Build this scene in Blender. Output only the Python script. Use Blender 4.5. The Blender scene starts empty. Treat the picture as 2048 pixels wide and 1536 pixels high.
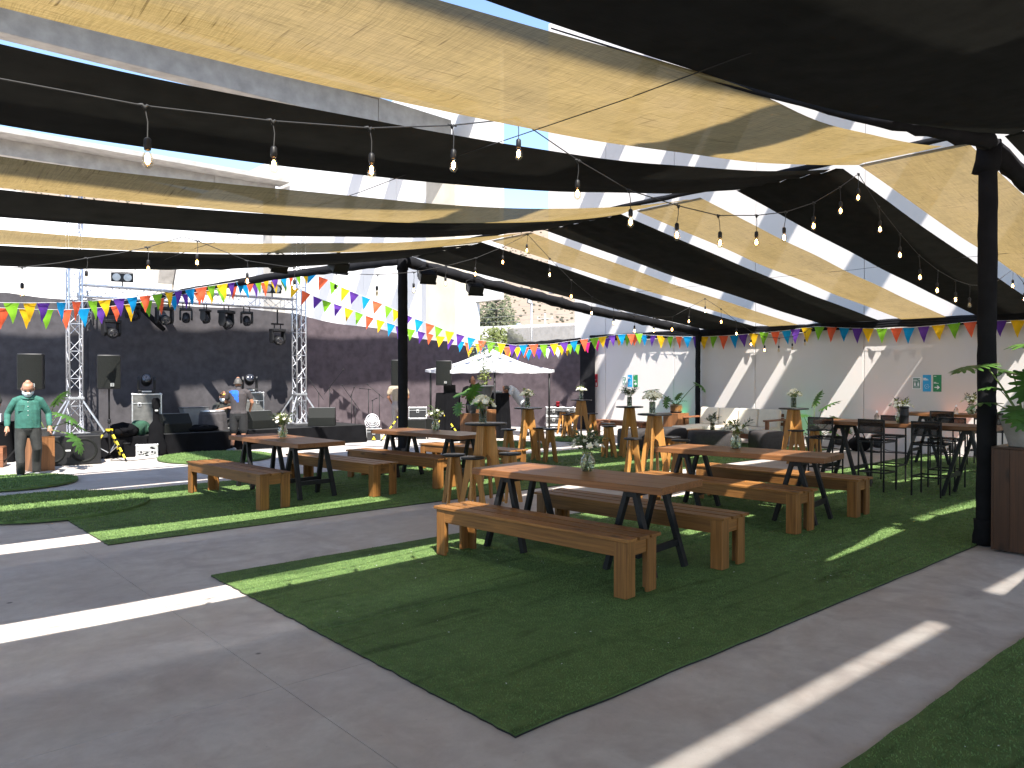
import bpy, bmesh, math, random
import numpy as np
from mathutils import Vector, Matrix, noise
random.seed(7); np.random.seed(7)
S = bpy.context.scene
COL = S.collection
PI = math.pi

# ------------------------------------------------------------------ camera, sky, sun, exposure
cam = bpy.data.cameras.new('camera'); cam.sensor_width = 36; cam.lens = 36*1540/2048
cam.clip_start = .05; cam.clip_end = 4000
co = bpy.data.objects.new('camera', cam); COL.objects.link(co)
pitch = math.atan(16/1540)
fwd = Vector((.6615, .75, 0)).normalized()*math.cos(pitch) - Vector((0, 0, math.sin(pitch)))
co.location = (0, 0, 1.72); co.rotation_euler = fwd.to_track_quat('-Z', 'Y').to_euler()
S.camera = co
LIGHT = Vector((.33, .64, -1)).normalized()
W = bpy.data.worlds.new('World'); S.world = W; W.use_nodes = True
wn = W.node_tree.nodes; wl = W.node_tree.links
sky = wn.new('ShaderNodeTexSky'); sky.sky_type = 'NISHITA'; sky.sun_disc = False
sky.sun_elevation = math.asin(-LIGHT.z); sky.sun_rotation = math.atan2(-LIGHT.x, -LIGHT.y)
sky.air_density = 1.0; sky.dust_density = .6; sky.ozone_density = 2.0; sky.altitude = 500
bg = wn['Background']; bg.inputs['Strength'].default_value = .132
wl.new(sky.outputs[0], bg.inputs[0])
sl = bpy.data.lights.new('sun', 'SUN'); sl.energy = 4.6; sl.angle = math.radians(.53); sl.color = (1, .95, .87)
so = bpy.data.objects.new('sun', sl); COL.objects.link(so); so.rotation_euler = LIGHT.to_track_quat('-Z', 'Y').to_euler()
so.location = (-20, -40, 60)
S.view_settings.view_transform = 'Standard'; S.view_settings.look = 'None'
S.view_settings.exposure = 1.55; S.view_settings.gamma = 1; S.view_settings.use_curve_mapping = False
S.render.engine = 'CYCLES'
cy = S.cycles; cy.max_bounces = 10; cy.diffuse_bounces = 5; cy.glossy_bounces = 3; cy.transmission_bounces = 6
cy.transparent_max_bounces = 14; cy.use_denoising = True; cy.caustics_reflective = False; cy.caustics_refractive = False
cy.sample_clamp_indirect = 6

# ------------------------------------------------------------------ helpers
def srgb(r, g, b):
    f = lambda c: (c/255/12.92) if c <= 10 else ((c/255+.055)/1.055)**2.4
    return (f(r), f(g), f(b), 1)

class MB:
    def __init__(s): s.v = []; s.f = []
    def add(s, vs, fs):
        o = len(s.v); s.v += [tuple(p) for p in vs]; s.f += [tuple(i+o for i in f) for f in fs]; return s
    def box(s, c, d, M=None, taper=None):
        x, y, z = d[0]/2, d[1]/2, d[2]/2
        t = taper or 1
        vs = [Vector((a*x*(t if k > 0 else 1), b*y*(t if k > 0 else 1), k*z)) for k in (-1, 1) for a, b in ((-1, -1), (1, -1), (1, 1), (-1, 1))]
        if M is not None: vs = [M @ p for p in vs]
        vs = [p+Vector(c) for p in vs]
        return s.add(vs, [(3, 2, 1, 0), (4, 5, 6, 7), (0, 1, 5, 4), (1, 2, 6, 5), (2, 3, 7, 6), (3, 0, 4, 7)])
    def bar(s, a, b, w, h, up=(0, 0, 1)):
        a = Vector(a); b = Vector(b); d = (b-a); L = d.length; d.normalize()
        u = Vector(up); x = d.cross(u)
        if x.length < 1e-4: x = d.cross(Vector((1, 0, 0)))
        x.normalize(); y = x.cross(d)
        M = Matrix((x, y, d)).transposed()
        return s.box((a+b)/2, (w, h, L), M)
    def tube(s, pts, r, n=8, cap=True):
        pts = [Vector(p) for p in pts]; R = r if isinstance(r, (list, tuple)) else [r]*len(pts)
        vs = []; fs = []; prev = None
        for i, p in enumerate(pts):
            d = (pts[min(i+1, len(pts)-1)]-pts[max(i-1, 0)]).normalized()
            if prev is None:
                x = d.orthogonal().normalized()
            else:
                x = (prev - d*prev.dot(d))
                x = x.normalized() if x.length > 1e-6 else d.orthogonal().normalized()
            prev = x; y = d.cross(x)
            for k in range(n):
                a = 2*PI*k/n; vs.append(p + (x*math.cos(a)+y*math.sin(a))*R[i])
        for i in range(len(pts)-1):
            for k in range(n):
                fs.append((i*n+k, i*n+(k+1) % n, (i+1)*n+(k+1) % n, (i+1)*n+k))
        if cap:
            fs.append(tuple(range(n-1, -1, -1))); fs.append(tuple((len(pts)-1)*n+k for k in range(n)))
        return s.add(vs, fs)
    def lathe(s, prof, n=20, c=(0, 0, 0), cap=True):
        vs = []; fs = []
        for r, z in prof:
            for k in range(n):
                a = 2*PI*k/n; vs.append((c[0]+r*math.cos(a), c[1]+r*math.sin(a), c[2]+z))
        for i in range(len(prof)-1):
            for k in range(n): fs.append((i*n+k, i*n+(k+1) % n, (i+1)*n+(k+1) % n, (i+1)*n+k))
        if cap: fs.append(tuple(range(n-1, -1, -1))); fs.append(tuple((len(prof)-1)*n+k for k in range(n)))
        return s.add(vs, fs)
    def prism(s, poly, t, M=None):
        n = len(poly); vs = [Vector((x, y, -t/2)) for x, y in poly]+[Vector((x, y, t/2)) for x, y in poly]
        if M is not None: vs = [M @ p for p in vs]
        fs = [tuple(range(n-1, -1, -1)), tuple(range(n, 2*n))]+[(i, (i+1) % n, n+(i+1) % n, n+i) for i in range(n)]
        return s.add(vs, fs)
    def grid(s, nu, nv, fn):
        vs = [fn(i/nu, j/nv) for j in range(nv+1) for i in range(nu+1)]
        return s.add(vs, [(j*(nu+1)+i, j*(nu+1)+i+1, (j+1)*(nu+1)+i+1, (j+1)*(nu+1)+i) for j in range(nv) for i in range(nu)])
    def sphere(s, c, r, n=10, m=7):
        rr = r if isinstance(r, (tuple, list)) else (r, r, r)
        vs = [(c[0], c[1], c[2]-rr[2])]; fs = []
        for j in range(1, m):
            t = -PI/2+PI*j/m
            for k in range(n):
                a = 2*PI*k/n; vs.append((c[0]+rr[0]*math.cos(t)*math.cos(a), c[1]+rr[1]*math.cos(t)*math.sin(a), c[2]+rr[2]*math.sin(t)))
        vs.append((c[0], c[1], c[2]+rr[2])); e = len(vs)-1
        for k in range(n):
            fs.append((0, 1+(k+1) % n, 1+k)); fs.append((e, e-n+k, e-n+(k+1) % n))
        for j in range(m-2):
            for k in range(n): fs.append((1+j*n+k, 1+j*n+(k+1) % n, 1+(j+1)*n+(k+1) % n, 1+(j+1)*n+k))
        return s.add(vs, fs)
    def mesh(s, name, mat=None, smooth=False):
        me = bpy.data.meshes.new(name); me.from_pydata(s.v, [], s.f)
        if mat: me.materials.append(mat)
        if smooth: me.polygons.foreach_set('use_smooth', [True]*len(me.polygons))
        me.update(); return me
    def build(s, name, mat=None, parent=None, smooth=False, bevel=0, loc=None, rot=None, smooth_angle=None):
        return link(name, s.mesh(name, mat, smooth), parent, bevel, loc, rot)

def link(name, me, parent=None, bevel=0, loc=None, rot=None):
    o = bpy.data.objects.new(name, me); COL.objects.link(o)
    if parent: o.parent = parent
    if loc: o.location = loc
    if rot: o.rotation_euler = rot
    if bevel:
        b = o.modifiers.new('bevel', 'BEVEL'); b.width = bevel; b.segments = 2; b.limit_method = 'ANGLE'
    return o

def tag(o, label=None, cat=None, group=None, kind=None):
    if label: o['label'] = label
    if cat: o['category'] = cat
    if group: o['group'] = group
    if kind: o['kind'] = kind
    return o

def thing(name, label, cat, loc=(0, 0, 0), rz=0, group=None):
    o = bpy.data.objects.new(name, None); COL.objects.link(o); o.empty_display_size = .1
    o.location = loc; o.rotation_euler = (0, 0, rz)
    return tag(o, label, cat, group)

def copy_tree(o, loc=None, rz=None, label=None, group=None):
    def rec(a, parent):
        c = a.copy(); COL.objects.link(c)
        if parent: c.parent = parent
        for ch in KIDS.get(a.name, []): rec(ch, c)
        return c
    KIDS = {}
    for x in list(o.children_recursive): KIDS.setdefault(x.parent.name, []).append(x)
    c = rec(o, None)
    if loc is not None: c.location = loc
    if rz is not None: c.rotation_euler = (0, 0, rz)
    if label: c['label'] = label
    if group: c['group'] = group
    return c

# ------------------------------------------------------------------ materials
class N:
    def __init__(s, name):
        s.m = bpy.data.materials.new(name); s.m.use_nodes = True
        s.t = s.m.node_tree; s.b = s.t.nodes['Principled BSDF']; s.out = s.t.nodes['Material Output']
    def n(s, t, **kw):
        x = s.t.nodes.new('ShaderNode'+t)
        for k, v in kw.items():
            if k in x.inputs.keys(): x.inputs[k].default_value = v
            else: setattr(x, k, v)
        return x
    def l(s, a, b): s.t.links.new(a, b)
    def coords(s, scale=(1, 1, 1), rand=True, space='Object'):
        tc = s.n('TexCoord'); mp = s.n('Mapping'); mp.inputs['Scale'].default_value = scale
        s.l(tc.outputs[space], mp.inputs['Vector'])
        if rand:
            oi = s.n('ObjectInfo'); mu = s.n('VectorMath', operation='SCALE'); mu.inputs[0].default_value = (37, 71, 53)
            s.l(oi.outputs['Random'], mu.inputs['Scale']); s.l(mu.outputs[0], mp.inputs['Location'])
        return mp.outputs[0]
    def noise(s, vec, scale, detail=4, rough=.55, dist=0):
        x = s.n('TexNoise', Scale=scale, Detail=detail, Roughness=rough, Distortion=dist); s.l(vec, x.inputs['Vector']); return x.outputs[0]
    def ramp(s, fac, stops):
        r = s.n('ValToRGB'); e = r.color_ramp.elements
        while len(e) < len(stops): e.new(.5)
        for i, (p, c) in enumerate(stops): e[i].position = p; e[i].color = c if len(c) == 4 else (*c, 1)
        s.l(fac, r.inputs[0]); return r.outputs[0]
    def mix(s, fac, a, b, mode='MIX'):
        x = s.n('Mix', data_type='RGBA', blend_type=mode)
        if isinstance(fac, (int, float)): x.inputs[0].default_value = fac
        else: s.l(fac, x.inputs[0])
        for i, v in ((6, a), (7, b)):
            if isinstance(v, (tuple, list)): x.inputs[i].default_value = v if len(v) == 4 else (*v, 1)
            else: s.l(v, x.inputs[i])
        return x.outputs[2]
    def bump(s, h, strength=.3, dist=.01):
        x = s.n('Bump', Strength=strength, Distance=dist); s.l(h, x.inputs['Height']); s.l(x.outputs[0], s.b.inputs['Normal'])

def plain(name, col, rough=.6, metal=0, spec=.5, var=.15, nscale=9, bump=0):
    m = N(name); c = col if len(col) == 4 else (*col, 1)
    v = m.coords(); f = m.noise(v, nscale, 5)
    a = tuple(x*(1-var) for x in c[:3])+(1,); b = tuple(min(1, x*(1+var)) for x in c[:3])+(1,)
    m.l(m.ramp(f, [(.3, a), (.7, b)]), m.b.inputs['Base Color'])
    m.b.inputs['Roughness'].default_value = rough; m.b.inputs['Metallic'].default_value = metal
    m.b.inputs['Specular IOR Level'].default_value = spec
    if name == 'speaker_grille': m.b.inputs['Specular IOR Level'].default_value = .12
    if bump: m.bump(m.noise(v, nscale*6, 3), bump, .004)
    return m.m

def wood(name, dark, light, axis=1, rough=.5, ring=1.0, knots=True):
    """grain runs along the given local axis"""
    m = N(name); sc = [7*ring, 7*ring, 7*ring]; sc[axis] = .55
    v = m.coords(tuple(sc)); f = m.noise(v, 1.6, 6, .6, 1.2)
    sc2 = [60, 60, 60]; sc2[axis] = 1.5; v2 = m.coords(tuple(sc2)); f2 = m.noise(v2, 1.0, 3, .7)
    c = m.ramp(f, [(.25, dark), (.5, tuple((a+b)/2 for a, b in zip(dark, light))), (.72, light)])
    c = m.mix(.48, c, m.ramp(f2, [(.3, tuple(x*.55 for x in dark)), (.62, light)]), 'MIX')
    if knots:
        sc3 = [4, 4, 4]; sc3[axis] = 1.7; v3 = m.coords(tuple(sc3)); vo = m.n('TexVoronoi', Scale=1.0); m.l(v3, vo.inputs['Vector'])
        k = m.ramp(vo.outputs['Distance'], [(.05, (1, 1, 1)), (.16, (0, 0, 0))])
        c = m.mix(k, c, tuple(x*.25 for x in dark))
    oi = m.n('ObjectInfo'); hv = m.n('HueSaturation'); mr = m.n('MapRange'); mr.inputs['To Min'].default_value = .72; mr.inputs['To Max'].default_value = 1.18
    m.l(oi.outputs['Random'], mr.inputs['Value']); m.l(mr.outputs[0], hv.inputs['Value']); m.l(c, hv.inputs['Color'])
    m.l(hv.outputs[0], m.b.inputs['Base Color']); m.b.inputs['Roughness'].default_value = rough
    m.b.inputs['Specular IOR Level'].default_value = .35
    m.bump(f2, .12, .003); return m.m

PINE = [wood(f'stained_pine_{a}', (.115, .044, .0105), (.315, .140, .036), i) for i, a in enumerate('xyz')]
TABLETOP = wood('oiled_plank_y', (.115, .042, .014), (.27, .115, .040), 1, .42, 1.2)
PLY = [wood(f'plywood_{a}', (.34, .15, .035), (.50, .25, .07), i, .45, .6, False) for i, a in enumerate('xyz')]
TEAK = [wood(f'teak_{a}', (.19, .065, .028), (.33, .14, .07), i) for i, a in enumerate('xyz')]
DARKWOOD = wood('dark_plank_z', (.030, .012, .006), (.080, .032, .014), 2, .4)
CUBEWOOD = wood('planter_plank_z', (.165, .066, .024), (.30, .135, .055), 2, .5)
BLACKWOOD = plain('black_painted_wood', (.012, .012, .013), .5, spec=.25, var=.3, nscale=20)
BLACKTOP = plain('black_laminate', (.012, .012, .013), .42, spec=.35, var=.3)
BLACKMETAL = plain('black_powder_coat', (.008, .008, .009), .45, spec=.25)
BLACKPLASTIC = plain('black_plastic', (.012, .012, .013), .45, spec=.3, var=.2)
GRILLE = plain('speaker_grille', (.011, .012, .011), .6, var=.3, nscale=60, bump=.3)
ALU = plain('aluminium', (.62, .63, .66), .38, .85, var=.12)
CHROME = plain('case_edge_metal', (.66, .66, .67), .35, .8)
CASEPANEL = plain('case_panel', (.10, .10, .095), .4, var=.3)
CASEBLACK = plain('case_panel_black', (.02, .02, .021), .45, var=.3)
WHITEPL = plain('white_plastic', (.75, .76, .78), .4)
CREAM = plain('cream_cushion', (.72, .66, .56), .85, var=.06, bump=.2)
CHARCOAL = plain('charcoal_upholstery', (.032, .028, .029), .85, var=.25, nscale=30, bump=.3)
POTGREY = plain('grey_pot', (.26, .25, .235), .75, var=.12, nscale=14, bump=.15)
POTDARK = plain('dark_zinc_pot', (.07, .075, .08), .55, var=.2)
TAPE_Y = plain('yellow_tape', (.75, .55, .03), .5)
LENS = plain('lens_glass', (.02, .02, .025), .08, spec=.9)
FROST = plain('lamp_face', (.55, .56, .55), .25)
GREY = plain('grey_plastic', (.16, .165, .17), .5)
CONCBEAM = plain('precast_concrete', (.33, .315, .29), .9, var=.2, nscale=2.2, bump=.2)
BEIGECONC = plain('raw_concrete_pillar', (.52, .47, .39), .9, var=.12, nscale=1.2, bump=.2)
SOIL = plain('potting_soil', (.03, .02, .012), .95)
CORD = plain('rubber_cord', (.02, .02, .02), .6)
CORDW = plain('white_cord', (.7, .7, .7), .7)
STEM = plain('stem_green', (.11, .16, .04), .6)
REDCUP = plain('red_cup', (.55, .01, .03), .35)
SKIN = plain('skin', (.40, .20, .125), .55, var=.1)
SKIN2 = plain('skin_tan', (.30, .14, .08), .55, var=.1)
HAIRB = plain('black_hair', (.012, .010, .009), .5, var=.4, nscale=80, bump=.5)
HAIRG = plain('greying_hair', (.07, .065, .06), .6, var=.5, nscale=80, bump=.5)
MASKM = plain('face_mask_cloth', (.62, .70, .74), .8, var=.05)

def leafmat(name, col, col2, rough=.45, trans=.25):
    m = N(name); v = m.coords(); f = m.noise(v, 6, 3)
    oi = m.n('ObjectInfo'); ad = m.n('Math', operation='ADD'); m.l(f, ad.inputs[0]); mu = m.n('Math', operation='MULTIPLY'); mu.inputs[1].default_value = .4
    m.l(oi.outputs['Random'], mu.inputs[0]); m.l(mu.outputs[0], ad.inputs[1])
    c = m.ramp(ad.outputs[0], [(.4, col), (.95, col2)]); m.l(c, m.b.inputs['Base Color']); m.b.inputs['Roughness'].default_value = rough
    tr = m.n('BsdfTranslucent'); hv = m.n('HueSaturation', Saturation=1.15, Value=1.7); m.l(c, hv.inputs['Color']); m.l(hv.outputs[0], tr.inputs['Color'])
    mx = m.n('MixShader'); mx.inputs[0].default_value = trans
    m.l(m.b.outputs[0], mx.inputs[1]); m.l(tr.outputs[0], mx.inputs[2]); m.l(mx.outputs[0], m.out.inputs[0]); return m.m
LEAF = leafmat('philodendron_leaf', (.030, .085, .016), (.075, .17, .03))
SPRIG = leafmat('dark_sprig_leaf', (.030, .05, .022), (.07, .11, .04), .5, .15)
YOUNGLEAF = leafmat('light_leaf', (.10, .15, .03), (.22, .24, .05), .5, .3)
TREELEAF = leafmat('tree_leaf', (.05, .075, .022), (.12, .14, .045), .6, .2)
PETAL = leafmat('white_petal', (.78, .76, .62), (.88, .87, .80), .6, .25)

def cloth(name, col, trans=.0, hole=0.0, rough=.9, weave=None, slub=None):
    m = N(name)
    v = m.coords((1, 1, 1), False)
    c = None
    if slub:
        w1 = m.noise(m.coords((5, 190, 5), False), 1, 3, .7); w2 = m.noise(m.coords((190, 5, 5), False), 1, 3, .7)
        s1 = m.noise(m.coords((3.2, 75, 3), False), 1, 2, .5, .3); s2 = m.noise(m.coords((75, 3.2, 3), False), 1, 2, .5, .3)
        d = m.noise(m.coords((.9, 2.2, 1), False), 1.0, 5, .6)
        c = m.ramp(d, [(.28, tuple(x*.84 for x in col)), (.5, col), (.72, (col[0]*1.05, col[1]*1.05, col[2]*1.16))])
        for w in (w1, w2): c = m.mix(1, c, m.ramp(w, [(.3, (.70, .70, .68)), (.62, (1.06, 1.06, 1.06))]), 'MULTIPLY')
        for w in (s1, s2): c = m.mix(1, c, m.ramp(w, [(.64, (1, 1, 1)), (.76, (.42, .38, .33))]), 'MULTIPLY')
        m.bump(w1, .2, .004)
    else:
        f = m.noise(v, 5, 5); c = m.ramp(f, [(.3, tuple(x*.8 for x in col)), (.7, tuple(x*1.2 for x in col))])
        va = m.coords((1.5, 60, 1.5), False); m.bump(m.noise(va, 1, 3), .15, .01)
    m.l(c, m.b.inputs['Base Color']); m.b.inputs['Roughness'].default_value = rough; m.b.inputs['Specular IOR Level'].default_value = .03
    sh = m.b.outputs[0]
    if trans:
        tr = m.n('BsdfTranslucent'); m.l(c, tr.inputs['Color']); mx = m.n('MixShader'); mx.inputs[0].default_value = trans
        m.l(sh, mx.inputs[1]); m.l(tr.outputs[0], mx.inputs[2]); sh = mx.outputs[0]
    if hole:
        tp = m.n('BsdfTransparent'); mx = m.n('MixShader'); mx.inputs[0].default_value = hole
        m.l(sh, mx.inputs[1]); m.l(tp.outputs[0], mx.inputs[2]); sh = mx.outputs[0]
    m.l(sh, m.out.inputs[0]); return m.m
BURLAP = cloth('burlap', (.30, .213, .084), .58, .032, slub=True)
BURLAPR = cloth('loose_burlap', (.30, .213, .084), .55, .075, slub=True)
SHADECLOTH = cloth('black_shade_cloth', (.0175, .017, .0145), .13, .0)
WRAP = cloth('black_wrap', (.016, .016, .018), 0)
DRAPE = cloth('black_drape', (.072, .068, .073), 0)
DRAPE2 = cloth('faded_drape', (.092, .074, .082), 0)
BLACKCLOTH = cloth('black_cloth', (.007, .007, .008), 0)
CANVAS = cloth('white_canvas', (.80, .80, .82), .25)
FLAGCOL = {'blue': (.012, .27, .56), 'orange': (.78, .13, .055), 'green': (.19, .42, .03), 'yellow': (.80, .48, .02), 'purple': (.12, .045, .30),
           'white': (.8, .8, .82), 'pink': (.72, .03, .25), 'violet': (.09, .05, .5)}
FLAGM = {k: cloth('flag_'+k, c, .35) for k, c in FLAGCOL.items()}
NET = cloth('grey_net', (.25, .24, .23), .3, .2)

def concrete_floor():
    m = N('polished_concrete'); v = m.coords((1, 1, 1), False, 'Object'); v = m.n('NewGeometry').outputs['Position']
    f = m.noise(v, .45, 6, .6); g = m.noise(v, 2.2, 7, .65, .6); h = m.noise(v, 35, 4, .7)
    c = m.ramp(f, [(.3, (.475, .436, .40)), (.5, (.57, .527, .488)), (.72, (.64, .60, .558))])
    c = m.mix(m.ramp(g, [(.36, (1, 1, 1)), (.60, (0, 0, 0))]), c, (.46, .405, .37))
    st = m.ramp(m.noise(v, 1.1, 3, .5, 1.5), [(.58, (0, 0, 0)), (.74, (.9, .9, .9))])
    c = m.mix(st, c, (.385, .335, .315)); sp = m.ramp(h, [(.28, (1, 1, 1)), (.36, (0, 0, 0))]); c = m.mix(sp, c, (.37, .355, .35))
    g2 = m.noise(v, 6.5, 6, .7, .4); c = m.mix(1, c, m.ramp(g2, [(.3, (.88, .875, .87)), (.7, (1.05, 1.05, 1.05))]), 'MULTIPLY')
    vo = m.n('TexVoronoi', Scale=1.35, feature='F1'); m.l(v, vo.inputs['Vector'])
    c = m.mix(m.ramp(vo.outputs['Distance'], [(.018, (1, 1, 1)), (.035, (0, 0, 0))]), c, (.12, .11, .105))
    m.l(c, m.b.inputs['Base Color'])
    r = m.ramp(g, [(.3, (.5, .5, .5)), (.7, (.68, .68, .68))]); m.l(r, m.b.inputs['Roughness']); m.b.inputs['Specular IOR Level'].default_value = .35
    m.bump(h, .08, .003); return m.m
FLOOR = concrete_floor()

def wallmat(name, col, dirt=.5):
    m = N(name); v = m.n('NewGeometry').outputs['Position']; f = m.noise(v, .5, 5); g = m.noise(v, 3.5, 6, .7)
    c = m.ramp(f, [(.3, tuple(x*.93 for x in col)), (.7, col)])
    st = m.ramp(g, [(.70, (0, 0, 0)), (.80, (dirt, dirt, dirt))]); c = m.mix(st, c, tuple(x*.72 for x in col))
    m.l(c, m.b.inputs['Base Color']); m.b.inputs['Roughness'].default_value = .85; m.bump(m.noise(v, 60, 3), .1, .003); return m.m
WALL = wallmat('white_painted_precast', (.625, .59, .57), .35)
WALLF = wallmat('white_painted_precast_far', (.72, .71, .70), .2)

def turfmat(name, k=1.0):
    m = N(name); v = m.n('NewGeometry').outputs['Position']
    f = m.noise(v, 1.1, 5, .6); g = m.noise(v, 9, 5, .7)
    c = m.ramp(f, [(.3, (.070*k, .124*k, .040*k)), (.7, (.110*k, .180*k, .058*k))])
    c = m.mix(m.ramp(g, [(.35, (0, 0, 0)), (.7, (1, 1, 1))]), c, (.140*k, .215*k, .072*k))
    mp = m.n('Mapping'); mp.inputs['Scale'].default_value = (.55, 5.5, 1); mp.inputs['Rotation'].default_value = (0, 0, .12); m.l(v, mp.inputs['Vector'])
    cr = m.noise(mp.outputs[0], 1.3, 4, .6, .5); c = m.mix(1, c, m.ramp(cr, [(.30, (.55, .58, .55)), (.44, (1, 1, 1)), (.6, (1, 1, 1)), (.75, (1.18, 1.15, 1.15))]), 'MULTIPLY')  # crease shade painted into the turf colour as stretched dark streaks
    oi = m.n('NewGeometry'); hv = m.n('HueSaturation'); mr = m.n('MapRange'); mr.inputs['To Min'].default_value = .75; mr.inputs['To Max'].default_value = 1.3
    m.l(oi.outputs['Random Per Island'], mr.inputs['Value']); m.l(mr.outputs[0], hv.inputs['Value']); m.l(c, hv.inputs['Color'])
    m.l(hv.outputs[0], m.b.inputs['Base Color']); m.b.inputs['Roughness'].default_value = .7; m.b.inputs['Specular IOR Level'].default_value = .15
    return m.m
TURF = turfmat('turf_backing', .8); BLADE = turfmat('turf_blade', 1.25)

def glass(name, tint=(.93, .97, .95), clear=.55):
    m = N(name); m.b.inputs['Base Color'].default_value = (*tint, 1); m.b.inputs['Roughness'].default_value = .02
    m.b.inputs['Transmission Weight'].default_value = 1; m.b.inputs['IOR'].default_value = 1.45
    tp = m.n('BsdfTransparent'); tp.inputs[0].default_value = (*tint, 1); mx = m.n('MixShader'); mx.inputs[0].default_value = clear
    m.l(m.b.outputs[0], mx.inputs[1]); m.l(tp.outputs[0], mx.inputs[2]); m.l(mx.outputs[0], m.out.inputs[0])
    return m.m
GLASS = glass('clear_glass'); BULBG = glass('bulb_glass', (.98, .93, .82), .82); WATER = glass('vase_water', (.78, .86, .74))
def emit(name, col, s):
    m = N(name); m.b.inputs['Base Color'].default_value = (*col, 1); m.b.inputs['Emission Color'].default_value = (*col, 1); m.b.inputs['Emission Strength'].default_value = s
    m.m.cycles.emission_sampling = 'NONE'; return m.m
FILAMENT = emit('hot_filament', (1, .47, .14), 26); 
LEDG = emit('green_led', (.02, 1, .25), 4); LEDR = emit('orange_led', (1, .25, .08), 4)

# ------------------------------------------------------------------ ground
WX = 18.2                      # inner face of the long white wall
floor = bpy.data.objects.new('concrete_floor', None); COL.objects.link(floor)
xs = [-13.15, -8.15, -3.15, 1.85, 6.85, 11.85, 18.9]; ys = [-10.97, -5.97, -.97, 4.03, 9.03, 14.03, 19.03, 24.03, 34.03, 44.03, 58.2]
floor['kind'] = 'structure'
for i in range(len(xs)-1):
    for j in range(len(ys)-1):
        a, b, c, d = xs[i]+.0016, xs[i+1]-.0016, ys[j]+.0016, ys[j+1]-.0016
        MB().box(((a+b)/2, (c+d)/2, -.06), (b-a, d-c, .12)).build('slab', FLOOR, floor, bevel=.002)
dirt = plain('dry_earth', (.30, .235, .165), .95, var=.25, nscale=.05)
tag(MB().grid(40, 40, lambda u, v: (-1500+3000*u, -1500+3000*v, -.13)).build('ground', dirt), kind='structure')

# ------------------------------------------------------------------ hills
def hills():
    ctl = [(-2600, 300), (-900, 235), (-300, 250), (0, 283), (100, 306), (200, 333), (300, 356), (600, 430), (1050, 440), (1100, 452), (1500, 430), (2300, 470), (3500, 520)]
    def top(u):
        for (a, x), (b, y) in zip(ctl, ctl[1:]):
            if a <= u <= b: return x+(y-x)*(u-a)/(b-a)
        return 480
    f2 = Vector((.6615, .75, 0)); r2 = Vector((.75, -.6615, 0))
    def P(a, t):
        ang = -1.15+2.2*a; u = 1024+1540*math.tan(ang) if abs(ang) < 1.4 else 0
        el = (752-top(u))/1540*math.cos(ang)
        R = 330+420*t
        d = f2*math.cos(ang)+r2*math.sin(ang)
        z = el*R*min(1, t*1.02)**.9*.999 + (5*noise.noise(Vector((d.x*R*.012, d.y*R*.012, 3)))+2*noise.noise(Vector((d.x*R*.05, d.y*R*.05, 1))))*min(1, t*3)*(1 if t < .93 else .3)
        if t > .985: z = el*R+2*noise.noise(Vector((d.x*R*.02, d.y*R*.02, 3)))
        return (d.x*R, d.y*R, z-1 if t > 0 else -3)
    m = N('dry_hillside'); v = m.n('NewGeometry').outputs['Position']; f = m.noise(v, .02, 6, .7); g = m.noise(v, .16, 4, .6)
    c = m.ramp(f, [(.3, (.20, .152, .112)), (.7, (.265, .205, .155))]); c = m.mix(m.ramp(g, [(.56, (0, 0, 0)), (.70, (1, 1, 1))]), c, (.12, .10, .07))
    m.l(c, m.b.inputs['Base Color']); m.b.inputs['Roughness'].default_value = .95
    o = MB().grid(150, 40, P).build('hills', m.m, smooth=True); tag(o, kind='structure')
    sh = MB(); random.seed(3)
    for k in range(3600):
        a = random.random(); t = random.uniform(.06, .97)
        if k > 1200: a = random.uniform(.5, .62) if k % 2 else random.uniform(.22, .32)
        p = P(a, t); s = random.uniform(.4, 1.25)
        sh.sphere((p[0], p[1], p[2]+s*.3), (s, s, s*.7), 5, 3)
    tag(sh.build('hillside_scrub', plain('scrub', (.075, .07, .045), .9, var=.4, nscale=.3)), 'dark dry scrub dotted over the brown hillside', 'scrub', kind='stuff')
hills()

# ------------------------------------------------------------------ long white wall with the opening, pillars, far wall
def panel(parent, y0, y1, z0, z1, x=WX, t=.2, mat=WALL):
    g = .006
    MB().box((x+t/2, (y0+y1)/2, (z0+z1)/2), (t, y1-y0-2*g, z1-z0)).build('panel', mat, parent, bevel=.012)
TOPZ = 13.6
w = thing('long_wall', 'tall white precast wall along the right with shadow stripes', 'wall', (0, 0, 0))
ed = [-9.9, -7.3, -4.7, -2.1, .5, 2.95, 5.45, 8.12, 10.97, 13.58, 16.2]
for a, b in zip(ed, ed[1:]): panel(w, a, b, 0, TOPZ)
panel(w, 16.2, 17.55, 0, 4.5); panel(w, 16.2, 18.78, 4.506, TOPZ)
MB().box((WX+.32, 3, TOPZ/2), (.08, 26, TOPZ-.4)).build('joint_backing', POTDARK, w)
w2 = thing('inner_wall', 'tall white wall beyond the opening striped by roof shadows', 'wall', (0, 0, 0))
panel(w2, 22.7, 25.4, 0, 4.5, mat=WALLF); panel(w2, 21.3, 25.4, 4.506, TOPZ, mat=WALLF)
yy = 25.4
while yy < 58: panel(w2, yy, min(yy+2.75, 58.1), 0, TOPZ, mat=WALLF); yy += 2.75
MB().box((WX+.32, 41.6, TOPZ/2), (.08, 32, TOPZ-.4)).build('joint_backing', POTDARK, w2)
p = thing('concrete_pillar', 'beige raw concrete pillar on the inner wall carrying a roof beam', 'pillar', (WX-.35, 24.0, 0))
MB().box((0, 0, 5.3), (.7, 1.9, 10.6)).build('shaft', BEIGECONC, p, bevel=.02)
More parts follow.
